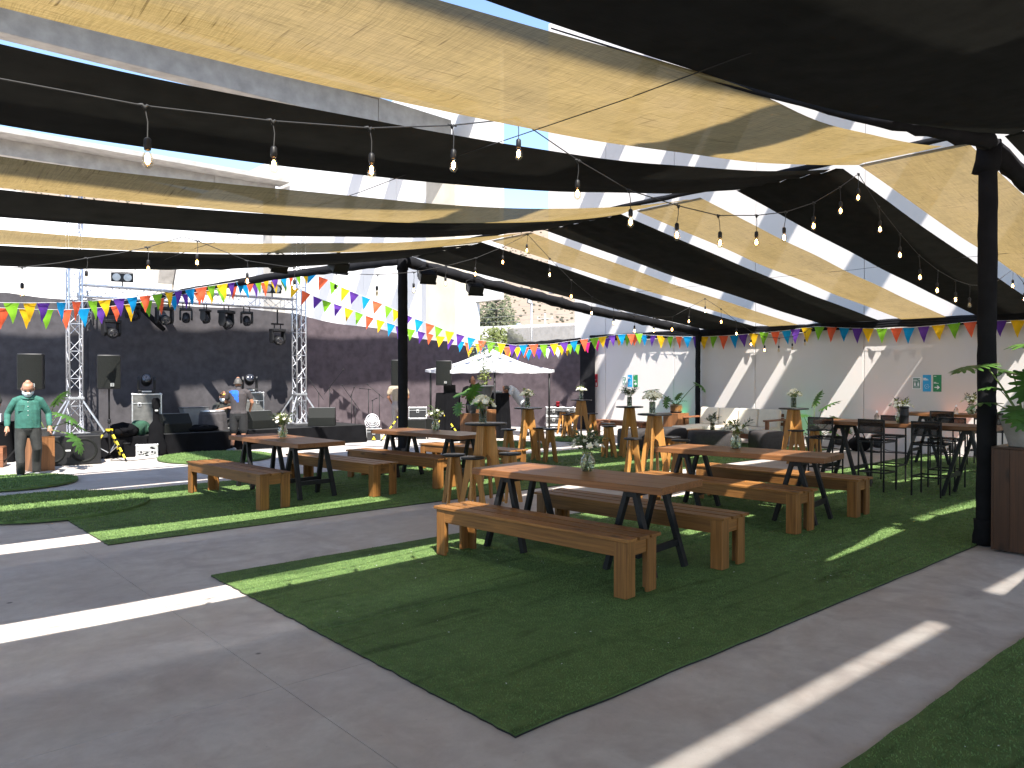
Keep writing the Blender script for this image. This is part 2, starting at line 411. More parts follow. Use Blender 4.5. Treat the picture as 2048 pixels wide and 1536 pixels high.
MB().prism([(0, 0), (.55, .75), (.55, 1.1), (0, 1.1)], .9, Matrix.Translation((-.35, 0, 9.3)) @ Matrix.Rotation(PI/2, 4, 'X') @ Matrix.Scale(-1, 4, (1, 0, 0))).build('corbel', CONCBEAM, p)
p = thing('concrete_pillar', 'concrete pillar in the far corner with a sloped corbel', 'pillar', (17.6, 57.4, 0))
MB().box((0, 0, 5.5), (1.0, 1.0, 11)).build('shaft', BEIGECONC, p, bevel=.02)
MB().prism([(0, 0), (1.2, 2.2), (1.2, 2.9), (0, 2.9)], 1.0, Matrix.Translation((0, -.5, 8.2)) @ Matrix.Rotation(PI/2, 4, 'Z') @ Matrix.Rotation(PI/2, 4, 'X') @ Matrix.Scale(-1, 4, (1, 0, 0))).build('corbel', CONCBEAM, p)
p = thing('concrete_pillar', 'pillar between the far bays holding the second roof beam', 'pillar', (WX-.35, 39.6, 0))
MB().box((0, 0, 5.6), (.7, 1.2, 11.2)).build('shaft', CONCBEAM, p, bevel=.02)
w3 = thing('end_wall', 'white end wall closing the yard behind the stage', 'wall', (0, 0, 0))
x = -16
while x < 18: MB().box((x+1.75, 58.3, 6.8), (3.488, .2, 13.6)).build('panel', WALLF, w3, bevel=.012); x += 3.5
MB().box((1, 58.5, 6.6), (34, .08, 13)).build('joint_backing', POTDARK, w3)

# roof frame left standing over the yard: rafters along x, purlins along x, a gutter beam along y
def rafter(y, z, label, kink):
    r = thing('roof_rafter', label, 'roof beam', (0, y, z), 0, 'roof rafters over the yard')
    MB().box((1.0, 0, .48), (27.2, .55, .95)).build('web', CONCBEAM, r, bevel=.02)
    MB().box((1.0, 0, 1.02), (27.2, .9, .12)).build('flange', CONCBEAM, r, bevel=.01)
    MB().prism([(0, .2), (3.2, -.15), (3.2, .9), (0, 1.0)], .6, Matrix.Translation((14.6, 0, 0)) @ Matrix.Rotation(PI/2, 4, 'X')).build('haunch', CONCBEAM, r)
rafter(24.0, 10.6, 'nearer grey concrete roof beam above the burlap strips', True)
rafter(39.6, 11.2, 'farther grey concrete roof beam against the sky', True)
PY = [(-7.1, -5.73, -8.3), (-5.55, -4.75, -8.3), (-3.9, -2.9, -8.3), (-.65, .46, -8.3), (2.5, 3.58, -8.3), (5.7, 6.75, -8.3), (8.95, 10.0, 13.2), (10.4, 11.4, 14.2), (13.4, 14.18, -8.3), (22.4, 23.6, -8.3), (26.4, 27.5, -8.3), (30.2, 31.2, -8.3), (38.2, 39.4, -8.3)]  # first two shaped to slit the sun; tenth and last added to shade rafters
for i, (a, b, x0) in enumerate(PY):
    o = MB().box(((18.1+x0)/2, (a+b)/2, 12), (18.1-x0, b-a, .22)).build('roof_purlin', CONCBEAM, bevel=.01)
    tag(o, 'flat concrete roof purlin high over the yard, number %s from the camera end' % ['one (widened to shape light)', 'two (added to shape light)', 'three', 'four', 'five', 'six', 'seven', 'eight', 'nine', 'ten (added for shade)', 'eleven', 'twelve', 'thirteen (added for shade)'][i], 'roof beam', 'roof purlins over the yard')
tag(MB().box((2.25, 12, 12.35), (1.0, 56, .45)).build('gutter_beam', CONCBEAM, bevel=.01), 'long concrete gutter beam crossing above the roof purlins', 'roof beam')

# ------------------------------------------------------------------ turf mats
def blades(parent, inside, area, n, h, w, z0):
    x0, x1, y0, y1 = area
    P = np.random.rand(int(n), 2)*[x1-x0, y1-y0]+[x0, y0]
    P = P[inside(P[:, 0], P[:, 1])]; n = len(P)
    a = np.random.rand(n)*2*PI; ln = np.random.randn(n, 2)*h*.45 + [-.15*h, .1*h]
    H = h*(.6+.7*np.random.rand(n)); Wd = w*(.6+.8*np.random.rand(n))
    V = np.zeros((n, 3, 3)); dx = np.cos(a)*Wd/2; dy = np.sin(a)*Wd/2
    V[:, 0, 0] = P[:, 0]-dx; V[:, 0, 1] = P[:, 1]-dy; V[:, 1, 0] = P[:, 0]+dx; V[:, 1, 1] = P[:, 1]+dy
    V[:, :2, 2] = z0; V[:, 2, 0] = P[:, 0]+ln[:, 0]; V[:, 2, 1] = P[:, 1]+ln[:, 1]; V[:, 2, 2] = z0+H
    me = bpy.data.meshes.new('grass_blades'); me.vertices.add(n*3); me.loops.add(n*3); me.polygons.add(n)
    me.vertices.foreach_set('co', V.ravel().astype(np.float32)); me.loops.foreach_set('vertex_index', np.arange(n*3, dtype=np.int32))
    me.polygons.foreach_set('loop_start', np.arange(0, n*3, 3, dtype=np.int32)); me.update(); me.materials.append(BLADE)
    o = link('grass_blades', me, parent); o['kind'] = 'stuff'; return o
def wob(t, s): return .017*noise.noise(Vector((t*2.3, s, 0)))+.006*noise.noise(Vector((t*9, s, 4)))
def mat_rect(name, label, x0, x1, y0, y1, dens, h=.016, w=.006, clip=None):
    t = thing(name, label, 'turf mat', (0, 0, 0))
    pts = []
    N_ = 90
    for i in range(N_): pts.append((x0+(x1-x0)*i/N_, y0+wob(i*.15, 1)))
    for i in range(N_): pts.append((x1, y0+(y1-y0)*i/N_))
    for i in range(N_): pts.append((x1-(x1-x0)*i/N_, y1+wob(i*.15, 2)))
    for i in range(N_): pts.append((x0+wob(i*.15, 3), y1-(y1-y0)*i/N_))
    MB().prism(pts, .012, Matrix.Translation((0, 0, .010))).build('backing', TURF, t)
    cx_, cy_ = (x0+x1)/2, (y0+y1)/2
    MB().prism([(px_+.003*(1 if px_ > cx_ else -1), py_+.004*(1 if py_ > cy_ else -1)+.004*noise.noise(Vector((px_*9, py_*9, 3)))) for px_, py_ in pts], .008, Matrix.Translation((0, 0, .005))).build('rubber_edge', BLACKPLASTIC, t)
    for ar, nn, hh, ww in dens: blades(t, (lambda X, Y: (X > x0+.005) & (X < x1-.005) & (Y > y0+.004) & (Y < y1-.004)), ar, nn, hh, ww, .015)
    # pressed seams and stray fluff
    MB().tube([(x0+.02, (y0+y1)/2+.02, .018), (x1*.5, (y0+y1)/2-.01, .019), (x1-.1, (y0+y1)/2+.01, .018)], .004, 5).build('seam', TURF, t)
    return t
mat_rect('turf_mat', 'large green turf mat in front under two plank tables', 2.42, 17.9, 2.72, 6.64,
         [((2.42, 6.2, 2.72, 6.64), 120000, .008, .006), ((6.2, 10, 2.72, 6.64), 60000, .010, .010), ((10, 17.9, 2.72, 6.64), 35000, .012, .018)])
mat_rect('turf_mat', 'long green turf mat behind the concrete path under bar tables', 2.08, 17.4, 8.55, 12.45,
         [((2.08, 8, 8.55, 12.45), 62000, .011, .011), ((8, 17.4, 8.55, 12.45), 42000, .013, .018)])
lit_ = MB(); random.seed(21)
for k in range(130):
    x_ = random.uniform(2.6, 9) if k < 100 else random.uniform(3.5, 6.5); y_ = random.uniform(2.85, 6.5) if k < 100 else random.uniform(.2, 1.4); a_ = random.random()*6; l_ = random.uniform(.004, .012)*(2.2 if k < 4 else 1)
    lit_.box((x_, y_, .027), (l_, l_*.45, .003), Matrix.Rotation(a_, 3, 'Z'))
tag(lit_.build('litter', FROST), 'tiny white specks of litter on the turf', 'litter', kind='stuff')
mat_rect('turf_mat', 'green turf mat cut off at the bottom right corner', 2.9, 16.5, -2.4, 1.55, [((3.3, 7.5, -.6, 1.55), 52000, .009, .007)])
def mat_oval(label, cx, cy, rx, ry, n):
    t = thing('oval_turf', label, 'turf mat', (0, 0, 0), 0, 'round turf pads')
    pts = [(cx+rx*math.cos(2*PI*i/48), cy+ry*math.sin(2*PI*i/48)) for i in range(48)]
    MB().prism(pts, .03, Matrix.Translation((0, 0, .033))).build('backing', TURF, t)
    blades(t, lambda X, Y: ((X-cx)/rx)**2+((Y-cy)/ry)**2 < .99, (cx-rx, cx+rx, cy-ry, cy+ry), n, .022, .013, .045)
mat_oval('round turf pad before the black stage skirt', 6.0, 16.15, 1.12, 1.2, 9000)
mat_oval('round turf pad at the left edge by the man in green', 2.05, 14.45, 1.0, 1.0, 9000)
mat_oval('round turf pad overlapping the corner of the long mat', 2.1, 11.55, 1.2, 1.25, 14000)
mat_oval('round turf pad under the tall table with a glass of white roses', 12.2, 14.3, 1.1, 1.1, 6000)
mat_oval('small round turf pad near the long wall bench', 15.1, 14.3, .85, .9, 5000)

# ------------------------------------------------------------------ tent: columns, wrapped cables, strips
RX, RZ, EX, EZ = 8.75, 4.07, 18.06, 2.95
def zl(x): return 3.2+.01137*x*x
def zr(x): return RZ+(EZ-RZ)*(x-RX)/(EX-RX) - .10*4*((x-RX)/(EX-RX))*(1-(x-RX)/(EX-RX))*.4
def lumpy(pts, r, seed, n=10, amp=.18):
    vs = MB().tube(pts, r, n)
    out = []
    for q in vs.v:
        rr = r[min(range(len(pts)), key=lambda i: (pts[i][0]-q[0])**2+(pts[i][1]-q[1])**2+(pts[i][2]-q[2])**2)] if isinstance(r, list) else r
        d = noise.noise(Vector(q)*5+Vector((seed, 0, 0)))*amp*rr+noise.noise(Vector(q)*16+Vector((seed, 0, 0)))*amp*.5*rr
        c = min(pts, key=lambda p: (p[0]-q[0])**2+(p[1]-q[1])**2+(p[2]-q[2])**2)
        v = Vector(q); dr = (v-Vector(c)); dr = dr.normalized() if dr.length > 1e-5 else Vector((0, 0, 1)); out.append(tuple(v+dr*d))
    vs.v = out; return vs
def column(x, y, z, r, label):
    c = thing('tent_column', label, 'column', (x, y, 0), 0, 'black wrapped tent columns')
    lumpy([(0, 0, i*z/40) for i in range(41)], r, x, 14, .1).build('wrapped_pole', WRAP, c, True)
    lumpy([(.0, 0, 0), (.01, .01, .08), (0, 0, .16), (0, 0, .26)], r*1.35, x+3, 14, .35).build('gathered_hem', WRAP, c, True)
    lumpy([(0, 0, z-.28), (0, 0, z-.15), (0, 0, z+.02)], r*1.25, x+9, 12, .4).build('cloth_knot', WRAP, c, True)
column(8.80, 2.68, RZ, .088, 'thick black cloth wrapped column beside the potted plant')
column(RX, 13.3, RZ+.1, .10, 'black cloth wrapped column in the middle before the stage')
column(17.98, 12.6, EZ, .07, 'thin black column standing against the white wall')
column(17.98, 2.68, EZ, .07, 'thin black column by the wall hidden behind the potted plant')
column(-8.75, 2.68, RZ, .09, 'black wrapped column holding the strips left of the camera')
column(-8.75, 13.3, RZ, .09, 'black wrapped column at the far left corner of the tent')
def cable(pts, r, label, seed=0, amp=.3):
    P = []
    for a, b in zip(pts, pts[1:]):
        n = max(2, int((Vector(b)-Vector(a)).length/.2))
        P += [tuple(Vector(a).lerp(Vector(b), i/n)) for i in range(n)]
    P.append(pts[-1])
    if isinstance(r, list): r = [.003+.082*min(1, (i/len(P))**1.4*1.2) for i in range(len(P))]
    tag(lumpy(P, r, seed, 10, amp).build('wrapped_beam', WRAP, smooth=True), label, 'beam', 'black cloth wrapped tent beams')
cable([(RX, -8, RZ+.13), (RX, 13.3, RZ+.15)], .035, 'black wrapped ridge beam joining the two tall columns', 1)
eave = MB()
for dz in (-.055, .0, .055): eave.tube([(18.10+.012*noise.noise(Vector((i*.4, dz, 1))), -6+i*.25, EZ-.03+dz+.025*noise.noise(Vector((i*.33, 2, 0)))+.012*noise.noise(Vector((i*1.1, dz*30, 4)))) for i in range(92)], .045, 9)
tag(eave.build('wrapped_beam', WRAP, smooth=True), 'black wrapped eave beam along the white wall above the flags', 'beam', 'black cloth wrapped tent beams')
cable([(-8.75, -8, RZ), (-8.75, 13.3, RZ)], .06, 'black wrapped beam carrying the strips far left', 3)
cable([(x, 13.05, zl(x)+.10) for x in (-8.7, -6, -3, 0, 1.5, 3, 4.5, 6, 7.4, 8.7)], .055, 'sagging black wrapped beam from the middle column to the left', 4)
cable([(RX, 13.25, RZ), (11, 13.15, 3.74), (14, 12.95, 3.34), (17.95, 12.6, EZ)], .115, 'black wrapped beam from the middle column down to the wall', 5, .35)
cable([(x, 2.56, zl(x)+.055-.03*max(0, x-7)) for x in (2.5, 4, 5.0, 5.8, 6.5, 7.2, 7.9, 8.4)]+[(8.75, 2.66, RZ)], [0], 'crumpled black cloth bundle left of the near column top', 6, .5)
cable([(8.82, 2.66, RZ-.05), (11, 2.66, 3.78), (14, 2.66, 3.36), (17.7, 2.66, EZ)], .10, 'black wrapped beam sloping right from the near column top', 7, .3)
cable([(RX-.05, 13.35, RZ), (7.4, 16.5, 3.95), (6.0, 19.8, 3.66)], .085, 'black wrapped strut from the middle column up to the stage backdrop', 8, .25)
cable([(17.9, 17.0, EZ-.08), (17.1, 19.8, 2.75)], .07, 'black wrapped beam across the top of the opening', 9)
cable([(5.4, 19.75, 3.5), (6.1, 19.8, 2.85)], .06, 'short black strap hanging down the stage backdrop', 10)

def strip(side, y0, y1, r0, r1, mat, label, name, seed, sag=.0, x_end=None):
    """y0..y1 away from the ridge, r0..r1 where it is gathered on the ridge"""
    def fn(u, v):
        if side == 'L':
            x = -8.75+17.5*u; t = abs(x)/8.75; k = t**3 if seed != 1 else t*t
            a, b = y0+(r0-y0)*k, y1+(r1-y1)*k; z = zl(x)
            if seed == 1: a -= .17*math.exp(-((x-3.9)/1.6)**2)
        else:
            x = RX+(EX-RX)*u; a, b = r0+(y0-r0)*u, r1+(y1-r1)*u; z = zr(x); t = 1-2*abs(u-.5)
        y = a+(b-a)*v
        e = math.sin(PI*u) if side == 'R' else 1-abs(2*u-1)**4
        z += -.05*4*v*(1-v)*e - sag*e
        z += (.022*noise.noise(Vector((x*.5+seed, v*3.2, seed)))+.010*noise.noise(Vector((x*.7, v*11+seed, 2))))*(e*.8+.2)
        if mat is SHADECLOTH: z += .016*math.sin(v*2*PI*5+seed)*max(0, 1-abs(x-RX)/4.5)*(.6+.8*noise.noise(Vector((x*.6, seed, 1))))
        if mat is BURLAP and v in (0, 1): z -= .015
        y += .05*noise.noise(Vector((x*.45, seed*3+round(v)*7, 5)))*(1 if v in (0, 1) else .6)*e
        return (x, y, z+.045+(.012 if mat is BURLAP else 0))
    o = MB().grid(110, 16, fn).build(name, mat, smooth=True)
    tag(o, label, 'shade strip', 'burlap shade strips' if mat is not SHADECLOTH else ('black shade cloth strips'))
    return o
BS, KS = 'burlap_strip', 'shade_cloth_strip'
strip('L', 2.62, 3.80, 3.04, 3.97, BURLAP, 'widest burlap strip overhead, nearest the camera', BS, 1)
strip('L', 5.78, 6.82, 6.25, 7.45, BURLAP, 'second burlap strip from the camera on the left', BS, 2, .135)
strip('L', 9.70, 10.75, 9.45, 10.8, BURLAP, 'thin looking burlap strip on the left nearest the stage', BS, 3)
strip('R', 2.88, 3.98, 2.85, 3.97, BURLAPR, 'burlap strip sloping down behind the near column', BS, 4)
strip('R', 6.28, 7.22, 6.1, 7.2, BURLAPR, 'burlap strip sloping to the wall above the tall tables', BS, 5)
strip('R', 9.68, 10.48, 9.45, 10.5, BURLAPR, 'far burlap strip sloping to the wall nearest the opening', BS, 6)
strip('L', 1.0, 2.50, 1.35, 2.52, SHADECLOTH, 'broad black shade strip filling the top right corner', KS, 7)
strip('L', 4.22, 5.56, 4.3, 5.6, SHADECLOTH, 'black shade strip behind the nearest bulbs on the left', KS, 8)
strip('L', 7.25, 8.5, 7.6, 9.2, SHADECLOTH, 'black shade strip on the left between two burlap strips farther back', KS, 9, .06)
strip('L', 10.85, 12.9, 10.85, 13.1, SHADECLOTH, 'last black shade strip on the left before the stage', KS, 10)
strip('R', 1.5, 2.52, 1.42, 2.52, SHADECLOTH, 'black shade strip sloping right past the near column top', KS, 11)
strip('R', 4.4, 5.7, 4.15, 5.55, SHADECLOTH, 'wide black shade strip sloping right behind the lit bulbs', KS, 12)
strip('R', 7.7, 9.1, 7.5, 9.15, SHADECLOTH, 'black shade strip sloping right between the two farther burlap strips', KS, 13)
strip('R', 10.82, 12.4, 10.75, 12.95, SHADECLOTH, 'last black shade strip sloping right beside the wrapped beam', KS, 14)
# the same tent goes on behind the camera
strip('L', .26, 1.10, .24, .98, SHADECLOTH, 'black shade strip straight above the camera', KS, 15)
strip('R', .24, 1.02, .24, .98, SHADECLOTH, 'black shade strip out of frame right of the ridge', KS, 16)
strip('L', -1.75, -.36, -1.5, -.36, SHADECLOTH, 'black shade strip just behind the camera', KS, 17)
strip('R', -1.5, -.36, -1.5, -.36, SHADECLOTH, 'black shade strip out of frame near the wall', KS, 18)
strip('L', -3.4, -1.9, -3.3, -1.8, BURLAP, 'burlap strip behind the camera', BS, 19)
strip('R', -3.4, -1.9, -3.3, -1.8, BURLAPR, 'burlap strip behind the camera near the wall', BS, 20)
strip('L', -5.2, -3.5, -5.1, -3.5, SHADECLOTH, 'black shade strip far behind the camera', KS, 21)
strip('R', -5.2, -3.5, -5.1, -3.5, SHADECLOTH, 'black shade strip far behind the camera near the wall', KS, 22)
# thin wires under the strips
for x, lab in ((3.5, 'thin support wire under the strips left of the ridge'), (13.0, 'thin support wire under the strips right of the ridge'), (-3.5, 'thin support wire far left under the strips')):
    f = zl if x < RX else zr
    tag(MB().tube([(x, -6+i*1.0, f(x)+.012-.01*math.sin(i*2.2)) for i in range(20)], .0035, 5).build('support_wire', CORD), lab, "wire", "support wires")

# ------------------------------------------------------------------ string lights and bunting
def cat_interp(P, step):
    P = [Vector(p) for p in P]; out = []
    for i in range(len(P)-1):
        n = max(1, int((P[i+1]-P[i]).length/step))
        for k in range(n): out.append(P[i].lerp(P[i+1], k/n))
    out.append(P[-1]); return out
sock = MB().lathe([(.004, .0), (.012, -.004), (.018, -.012), (.019, -.045), (.016, -.062), (.014, -.064)], 12).mesh('bulb_socket', BLACKPLASTIC, True)
bulb_me = MB().lathe([(.012, .0), (.0135, -.012), (.022, -.034), (.0275, -.058), (.025, -.078), (.014, -.092), (.002, -.096)], 14).mesh('bulb', BULBG, True)
fil_me = MB().lathe([(.003, -.020), (.0115, -.034), (.0135, -.060), (.006, -.074)], 6).mesh('filament', FILAMENT, True)
loop_me = MB().tube([(-.035, 0, .0), (-.012, 0, .004), (0, 0, -.012), (.012, 0, .004), (.035, 0, .0)], [.004, .008, .014, .008, .004], 6).mesh('cable_knot', CORD, True)
off_me = MB().lathe([(.003, -.020), (.0115, -.034), (.0135, -.060), (.006, -.074)], 6).mesh('filament', plain('cold_filament', (.5, .4, .25), .5), True)
def string_lights(label, pts, bulbs, drop, dark=()):
    t = thing('string_lights', label, 'string lights', pts[0], 0, 'strings of filament bulbs')
    o = Vector(pts[0]); P = [Vector(p)-o for p in pts]
    MB().tube(P, .0045, 6).build('cable', CORD, t, True)
    for i in bulbs:
        q = P[i]; d = drop*random.uniform(.9, 1.1); s = Vector((random.uniform(-.015, .015), random.uniform(-.015, .015), -d))
        link('cable_knot', loop_me, t, loc=q)
        MB().tube([q, q+s*.5+Vector((.008, 0, 0)), q+s], .0032, 5).build('drop_wire', CORD, t)
        link('bulb_socket', sock, t, loc=q+s)
        b = link('bulb', bulb_me, t, loc=q+s+Vector((0, 0, -.058)))
        link('filament', off_me if i in dark else fil_me, b)
A_ = [(-.1, 4.05, 3.1), (.56, 4.05, 3.03), (1.16, 4.05, 3.05), (1.82, 4.05, 3.12), (2.43, 4.05, 3.21), (3.05, 4.05, 3.36), (3.62, 4.05, 3.53), (4.24, 4.05, 3.35), (4.83, 4.05, 3.22), (5.49, 4.05, 3.19), (6.09, 4.05, 3.19), (6.74, 4.05, 3.28), (7.29, 4.05, 3.39), (7.87, 4.05, 3.57), (8.46, 4.05, 3.83), (8.92, 4.05, 4.06)]
string_lights('string of lit bulbs hanging below the nearest black strip', A_, range(2, 15), .15)
A2 = [(8.92, 4.05, 4.06), (9.46, 4.05, 3.76), (10.08, 4.05, 3.51), (10.68, 4.05, 3.3), (11.33, 4.05, 3.16), (11.98, 4.05, 3.08), (12.56, 4.05, 3.06), (13.2, 4.05, 3.1), (13.65, 4.05, 3.18), (14.53, 4.05, 3.47), (15.11, 4.05, 3.29), (15.8, 4.05, 3.1)]
string_lights('string of lit bulbs running down right behind the near column', A2, [0, 1, 2, 3, 4, 5, 6, 8, 9, 10], .17, (6,))
B_ = [(1.0, 9.55, 2.8), (1.51, 9.55, 2.87), (1.85, 9.55, 2.95), (2.13, 9.55, 3.03), (2.46, 9.55, 3.12), (2.76, 9.55, 3.22), (3.16, 9.55, 3.39), (3.33, 9.55, 3.36), (3.95, 9.55, 3.18), (4.58, 9.55, 3.15), (5.2, 9.55, 3.13), (5.86, 9.55, 3.17), (6.48, 9.55, 3.26), (7.08, 9.55, 3.41), (7.66, 9.55, 3.59), (8.23, 9.55, 3.83), (8.77, 9.55, 4.1)]
string_lights('far string of bulbs at left, hanging in front of the stage truss', B_, [1, 3, 5, 7, 8, 9, 10, 11, 12, 13, 14, 15], .15, (11,))
B2 = [(8.77, 9.55, 4.1), (9.29, 9.55, 3.75), (9.82, 9.55, 3.42), (10.36, 9.55, 3.16), (10.95, 9.55, 2.99), (11.55, 9.55, 2.86), (12.14, 9.55, 2.88), (12.75, 9.55, 2.92), (13.33, 9.55, 3.14), (13.88, 9.55, 3.36)]
B3 = [(14.2, 9.37, 3.15), (14.5, 9.2, 2.9), (14.95, 9.1, 2.68), (15.33, 9.0, 2.58), (15.93, 9.0, 2.57), (16.54, 9.0, 2.63), (17.1, 9.0, 2.75), (17.57, 9.0, 2.94)]
string_lights('far string of bulbs right of the ridge running to the wall flags', B2+B3, range(0, 17), .17, (14, 15, 16))

flag_me = {}
def bunting(label, pts, cols, spacing=.30, w=.255, h=.335, jitter=.25):
    t = thing('bunting', label, 'bunting', pts[0], 0, 'strings of triangular flags')
    o = Vector(pts[0]); P = [p-o for p in cat_interp(pts, .06)]
    MB().tube(P, .004, 5).build('ribbon', CORDW, t)
    acc = spacing*.6; k = 0
    for i in range(len(P)-1):
        seg = (P[i+1]-P[i]); acc += seg.length
        if acc >= spacing:
            acc -= spacing; c = cols[k % len(cols)]; k += 1; v = random.randrange(4)
            if (c, v, w) not in flag_me:
                a, b = random.uniform(-.045, .045), random.uniform(-.03, .03)
                def fn(u, q, a=a, b=b):
                    ww = w*(1-q)*.5+.002
                    return ((u-.5)*2*ww, a*math.sin(q*2.2)+b*math.sin((u-.5)*3)*(1-q)+.012*math.sin(q*7+a*40), -h*q)
                flag_me[(c, v, w)] = MB().grid(4, 6, fn).mesh('flag', FLAGM[c], True)
            f = link('flag', flag_me[(c, v, w)], t, loc=P[i])
            f.rotation_euler = (random.uniform(-.12, .12), math.atan2(-seg.z, math.hypot(seg.x, seg.y))*.8+random.uniform(-.05, .05), math.atan2(seg.y, seg.x)+random.uniform(-jitter, jitter))
            f.scale = (random.uniform(.9, 1.05), 1, random.uniform(.92, 1.08))
BOGYP = ['blue', 'orange', 'green', 'yellow', 'purple']
MIX2 = ['yellow', 'orange', 'purple', 'green', 'purple', 'yellow', 'green', 'orange', 'yellow', 'blue', 'purple', 'green', 'purple', 'orange', 'yellow', 'purple', 'blue', 'orange', 'yellow', 'purple', 'green', 'orange']
bunting('bright flag string rising from the left edge to the truss tower', [(1.6, 14.8, 2.9), (2.06, 15.0, 2.92), (2.52, 15.22, 2.96), (2.97, 15.44, 3.01), (3.54, 15.71, 3.09), (4.33, 16.08, 3.24), (4.97, 16.39, 3.38), (5.68, 16.73, 3.56), (6.45, 17.09, 3.75), (7.3, 17.5, 3.96), (8.24, 17.95, 4.19), (9.29, 18.45, 4.43)], BOGYP)
bunting('upper flag string falling from the truss tower toward the wall', [(9.33, 18.53, 4.44), (10.24, 18.07, 3.96), (10.94, 17.72, 3.66), (11.77, 17.3, 3.27), (12.62, 16.87, 2.93), (13.37, 16.49, 2.7), (14.26, 16.04, 2.58), (15.17, 15.58, 2.62), (15.97, 15.18, 2.75), (17.0, 14.65, 2.92), (17.8, 14.4, 2.96)], BOGYP)
bunting('second flag string at left, half hidden behind the first', [(1.7, 15.2, 2.85), (2.1, 15.33, 2.86), (2.57, 15.56, 2.88), (3.17, 15.86, 2.92), (3.82, 16.19, 3.02), (4.44, 16.5, 3.15), (5.11, 16.84, 3.33), (5.84, 17.21, 3.52), (6.64, 17.61, 3.72), (7.53, 18.06, 3.93), (8.97, 18.78, 4.24)], ['purple', 'orange', 'yellow', 'green', 'orange', 'blue'], .37)
bunting('lower flag string falling from the truss tower over the canopy', [(9.05, 18.95, 4.08), (9.73, 18.74, 3.77), (10.36, 18.55, 3.57), (11.01, 18.35, 3.33), (11.82, 18.11, 3.09), (12.66, 17.85, 2.91), (13.67, 17.55, 2.7), (14.73, 17.23, 2.58), (15.99, 16.85, 2.58), (17.2, 16.5, 2.72)], MIX2)
bunting('flag string with white and pink flags across the opening', [(14.6, 18.6, 2.62), (15.3, 18.2, 2.55), (16.0, 17.75, 2.52), (16.6, 17.1, 2.58), (17.2, 16.5, 2.68), (17.9, 15.6, 2.92)], ['yellow', 'blue', 'orange', 'blue', 'yellow', 'violet', 'blue', 'violet', 'white', 'white', 'yellow', 'green', 'pink', 'pink', 'purple'], .30)
bunting('long flag string along the white wall below the eave beam', [(18.03, 15.5, 2.95), (18.03, 14.84, 2.96), (18.03, 14.52, 2.94), (18.03, 13.53, 2.86), (18.03, 12.51, 2.81), (18.03, 11.56, 2.80), (18.03, 10.97, 2.83), (18.03, 10.12, 2.86), (18.03, 9.19, 2.93), (18.03, 8.33, 2.85), (18.03, 7.64, 2.81), (18.03, 6.99, 2.80), (18.03, 6.37, 2.83), (18.03, 5.69, 2.87), (18.03, 4.81, 2.85), (18.03, 3.5, 2.75), (18.03, 1, 2.9)], ['yellow', 'green', 'orange', 'blue', 'purple'], .30, .27, .35, .15)

# ------------------------------------------------------------------ picnic benches and plank tables
def board(parent, name, c, d, mats, bevel=.004):
    ax = max(range(3), key=lambda i: d[i])
    return MB().box((0, 0, 0), d).build(name, mats[ax], parent, bevel=bevel, loc=c)
def make_bench(label, L=2.24):
    t = thing('bench', label, 'bench', (0, 0, 0), 0, 'slatted pine benches')
    for i in range(3): board(t, 'slat', ((i-1)*.158+random.uniform(-.003, .003), random.uniform(-.010, .010), .447+random.uniform(-.001, .0015)), (.130, L, .026), PINE)
    for s in (-1, 1):
        board(t, 'apron', (s*.193, 0, .374), (.028, L-.24, .118), PINE)
        board(t, 'end_rail', (0, s*(L/2-.055), .374), (.26, .028, .118), PINE)
        for e in (-1, 1):
            board(t, 'leg', (s*.194, e*(L/2-.085), .217), (.030, .115, .430), PINE)
            board(t, 'leg_cheek', (s*.1315, e*(L/2-.042), .217), (.095, .030, .430), PINE)
    return t
b0 = make_bench('long bench nearest the camera in front of the front table')
b0.location = (4.61, 4.9, .02); b0.rotation_euler = (0, 0, math.radians(5))
for x, y, a, lab in [(5.93, 4.92, 4.5, 'bench behind the front plank table, beside its far edge'), (7.9, 5.25, 1, 'bench in front of the second plank table at right'),
                     (9.3, 5.27, 4, 'bench behind the second plank table, toward the tall black chairs'), (4.16, 10.47, 4, 'bench in front of the left plank table, leftmost of all benches'),
                     (5.75, 10.48, 7, 'bench behind the left plank table, half hidden by its trestle'), (6.85, 10.5, 8, 'bench in front of the farthest plank table'),
                     (8.47, 10.7, 8, 'bench behind the farthest plank table, beside the round bar table')]:
    copy_tree(b0, (x, y, .02), math.radians(a), lab)

def trestle(parent, y, H, hw, spread, bw=.048):
    MB().box((0, y, H-.03), (2*hw, .07, .06)).build('trestle_beam', BLACKWOOD, parent, bevel=.003)
    for sx in (-1, 1):
        for sy in (-1, 1):
            MB().bar((sx*(hw-.03), y+sy*.035, H-.0), (sx*(hw-.0), y+sy*spread, .0), .045, .062, (1, 0, 0)).build('trestle_leg', BLACKWOOD, parent, bevel=.003)
    for sy in (-1, 1):
        f = .70; MB().box((0, y+sy*(.035+(spread-.035)*f), H*(1-f)), (2*hw-.06, .03, .06)).build('trestle_rail', BLACKWOOD, parent, bevel=.003)
def make_table(label, L=2.14, Wd=.74, H=.78, th=.062, spread=.24):
    t = thing('plank_table', label, 'table', (0, 0, 0), 0, 'plank tables on black trestles')
    n = 3; w = Wd/n
    for i in range(n):
        MB().box((0, 0, 0), (w-.0016, L, th)).build('plank', TABLETOP, t, bevel=.004, loc=((i-(n-1)/2)*w, random.uniform(-.003, .003), H-th/2))
    for s in (-1, 1): trestle(t, s*(L/2-.36), H-th-.001, .27, spread)
    return t
t0 = make_table('front plank table with a vase of white lilies')
t0.location = (5.3, 5.03, .02); t0.rotation_euler = (0, 0, math.radians(8))
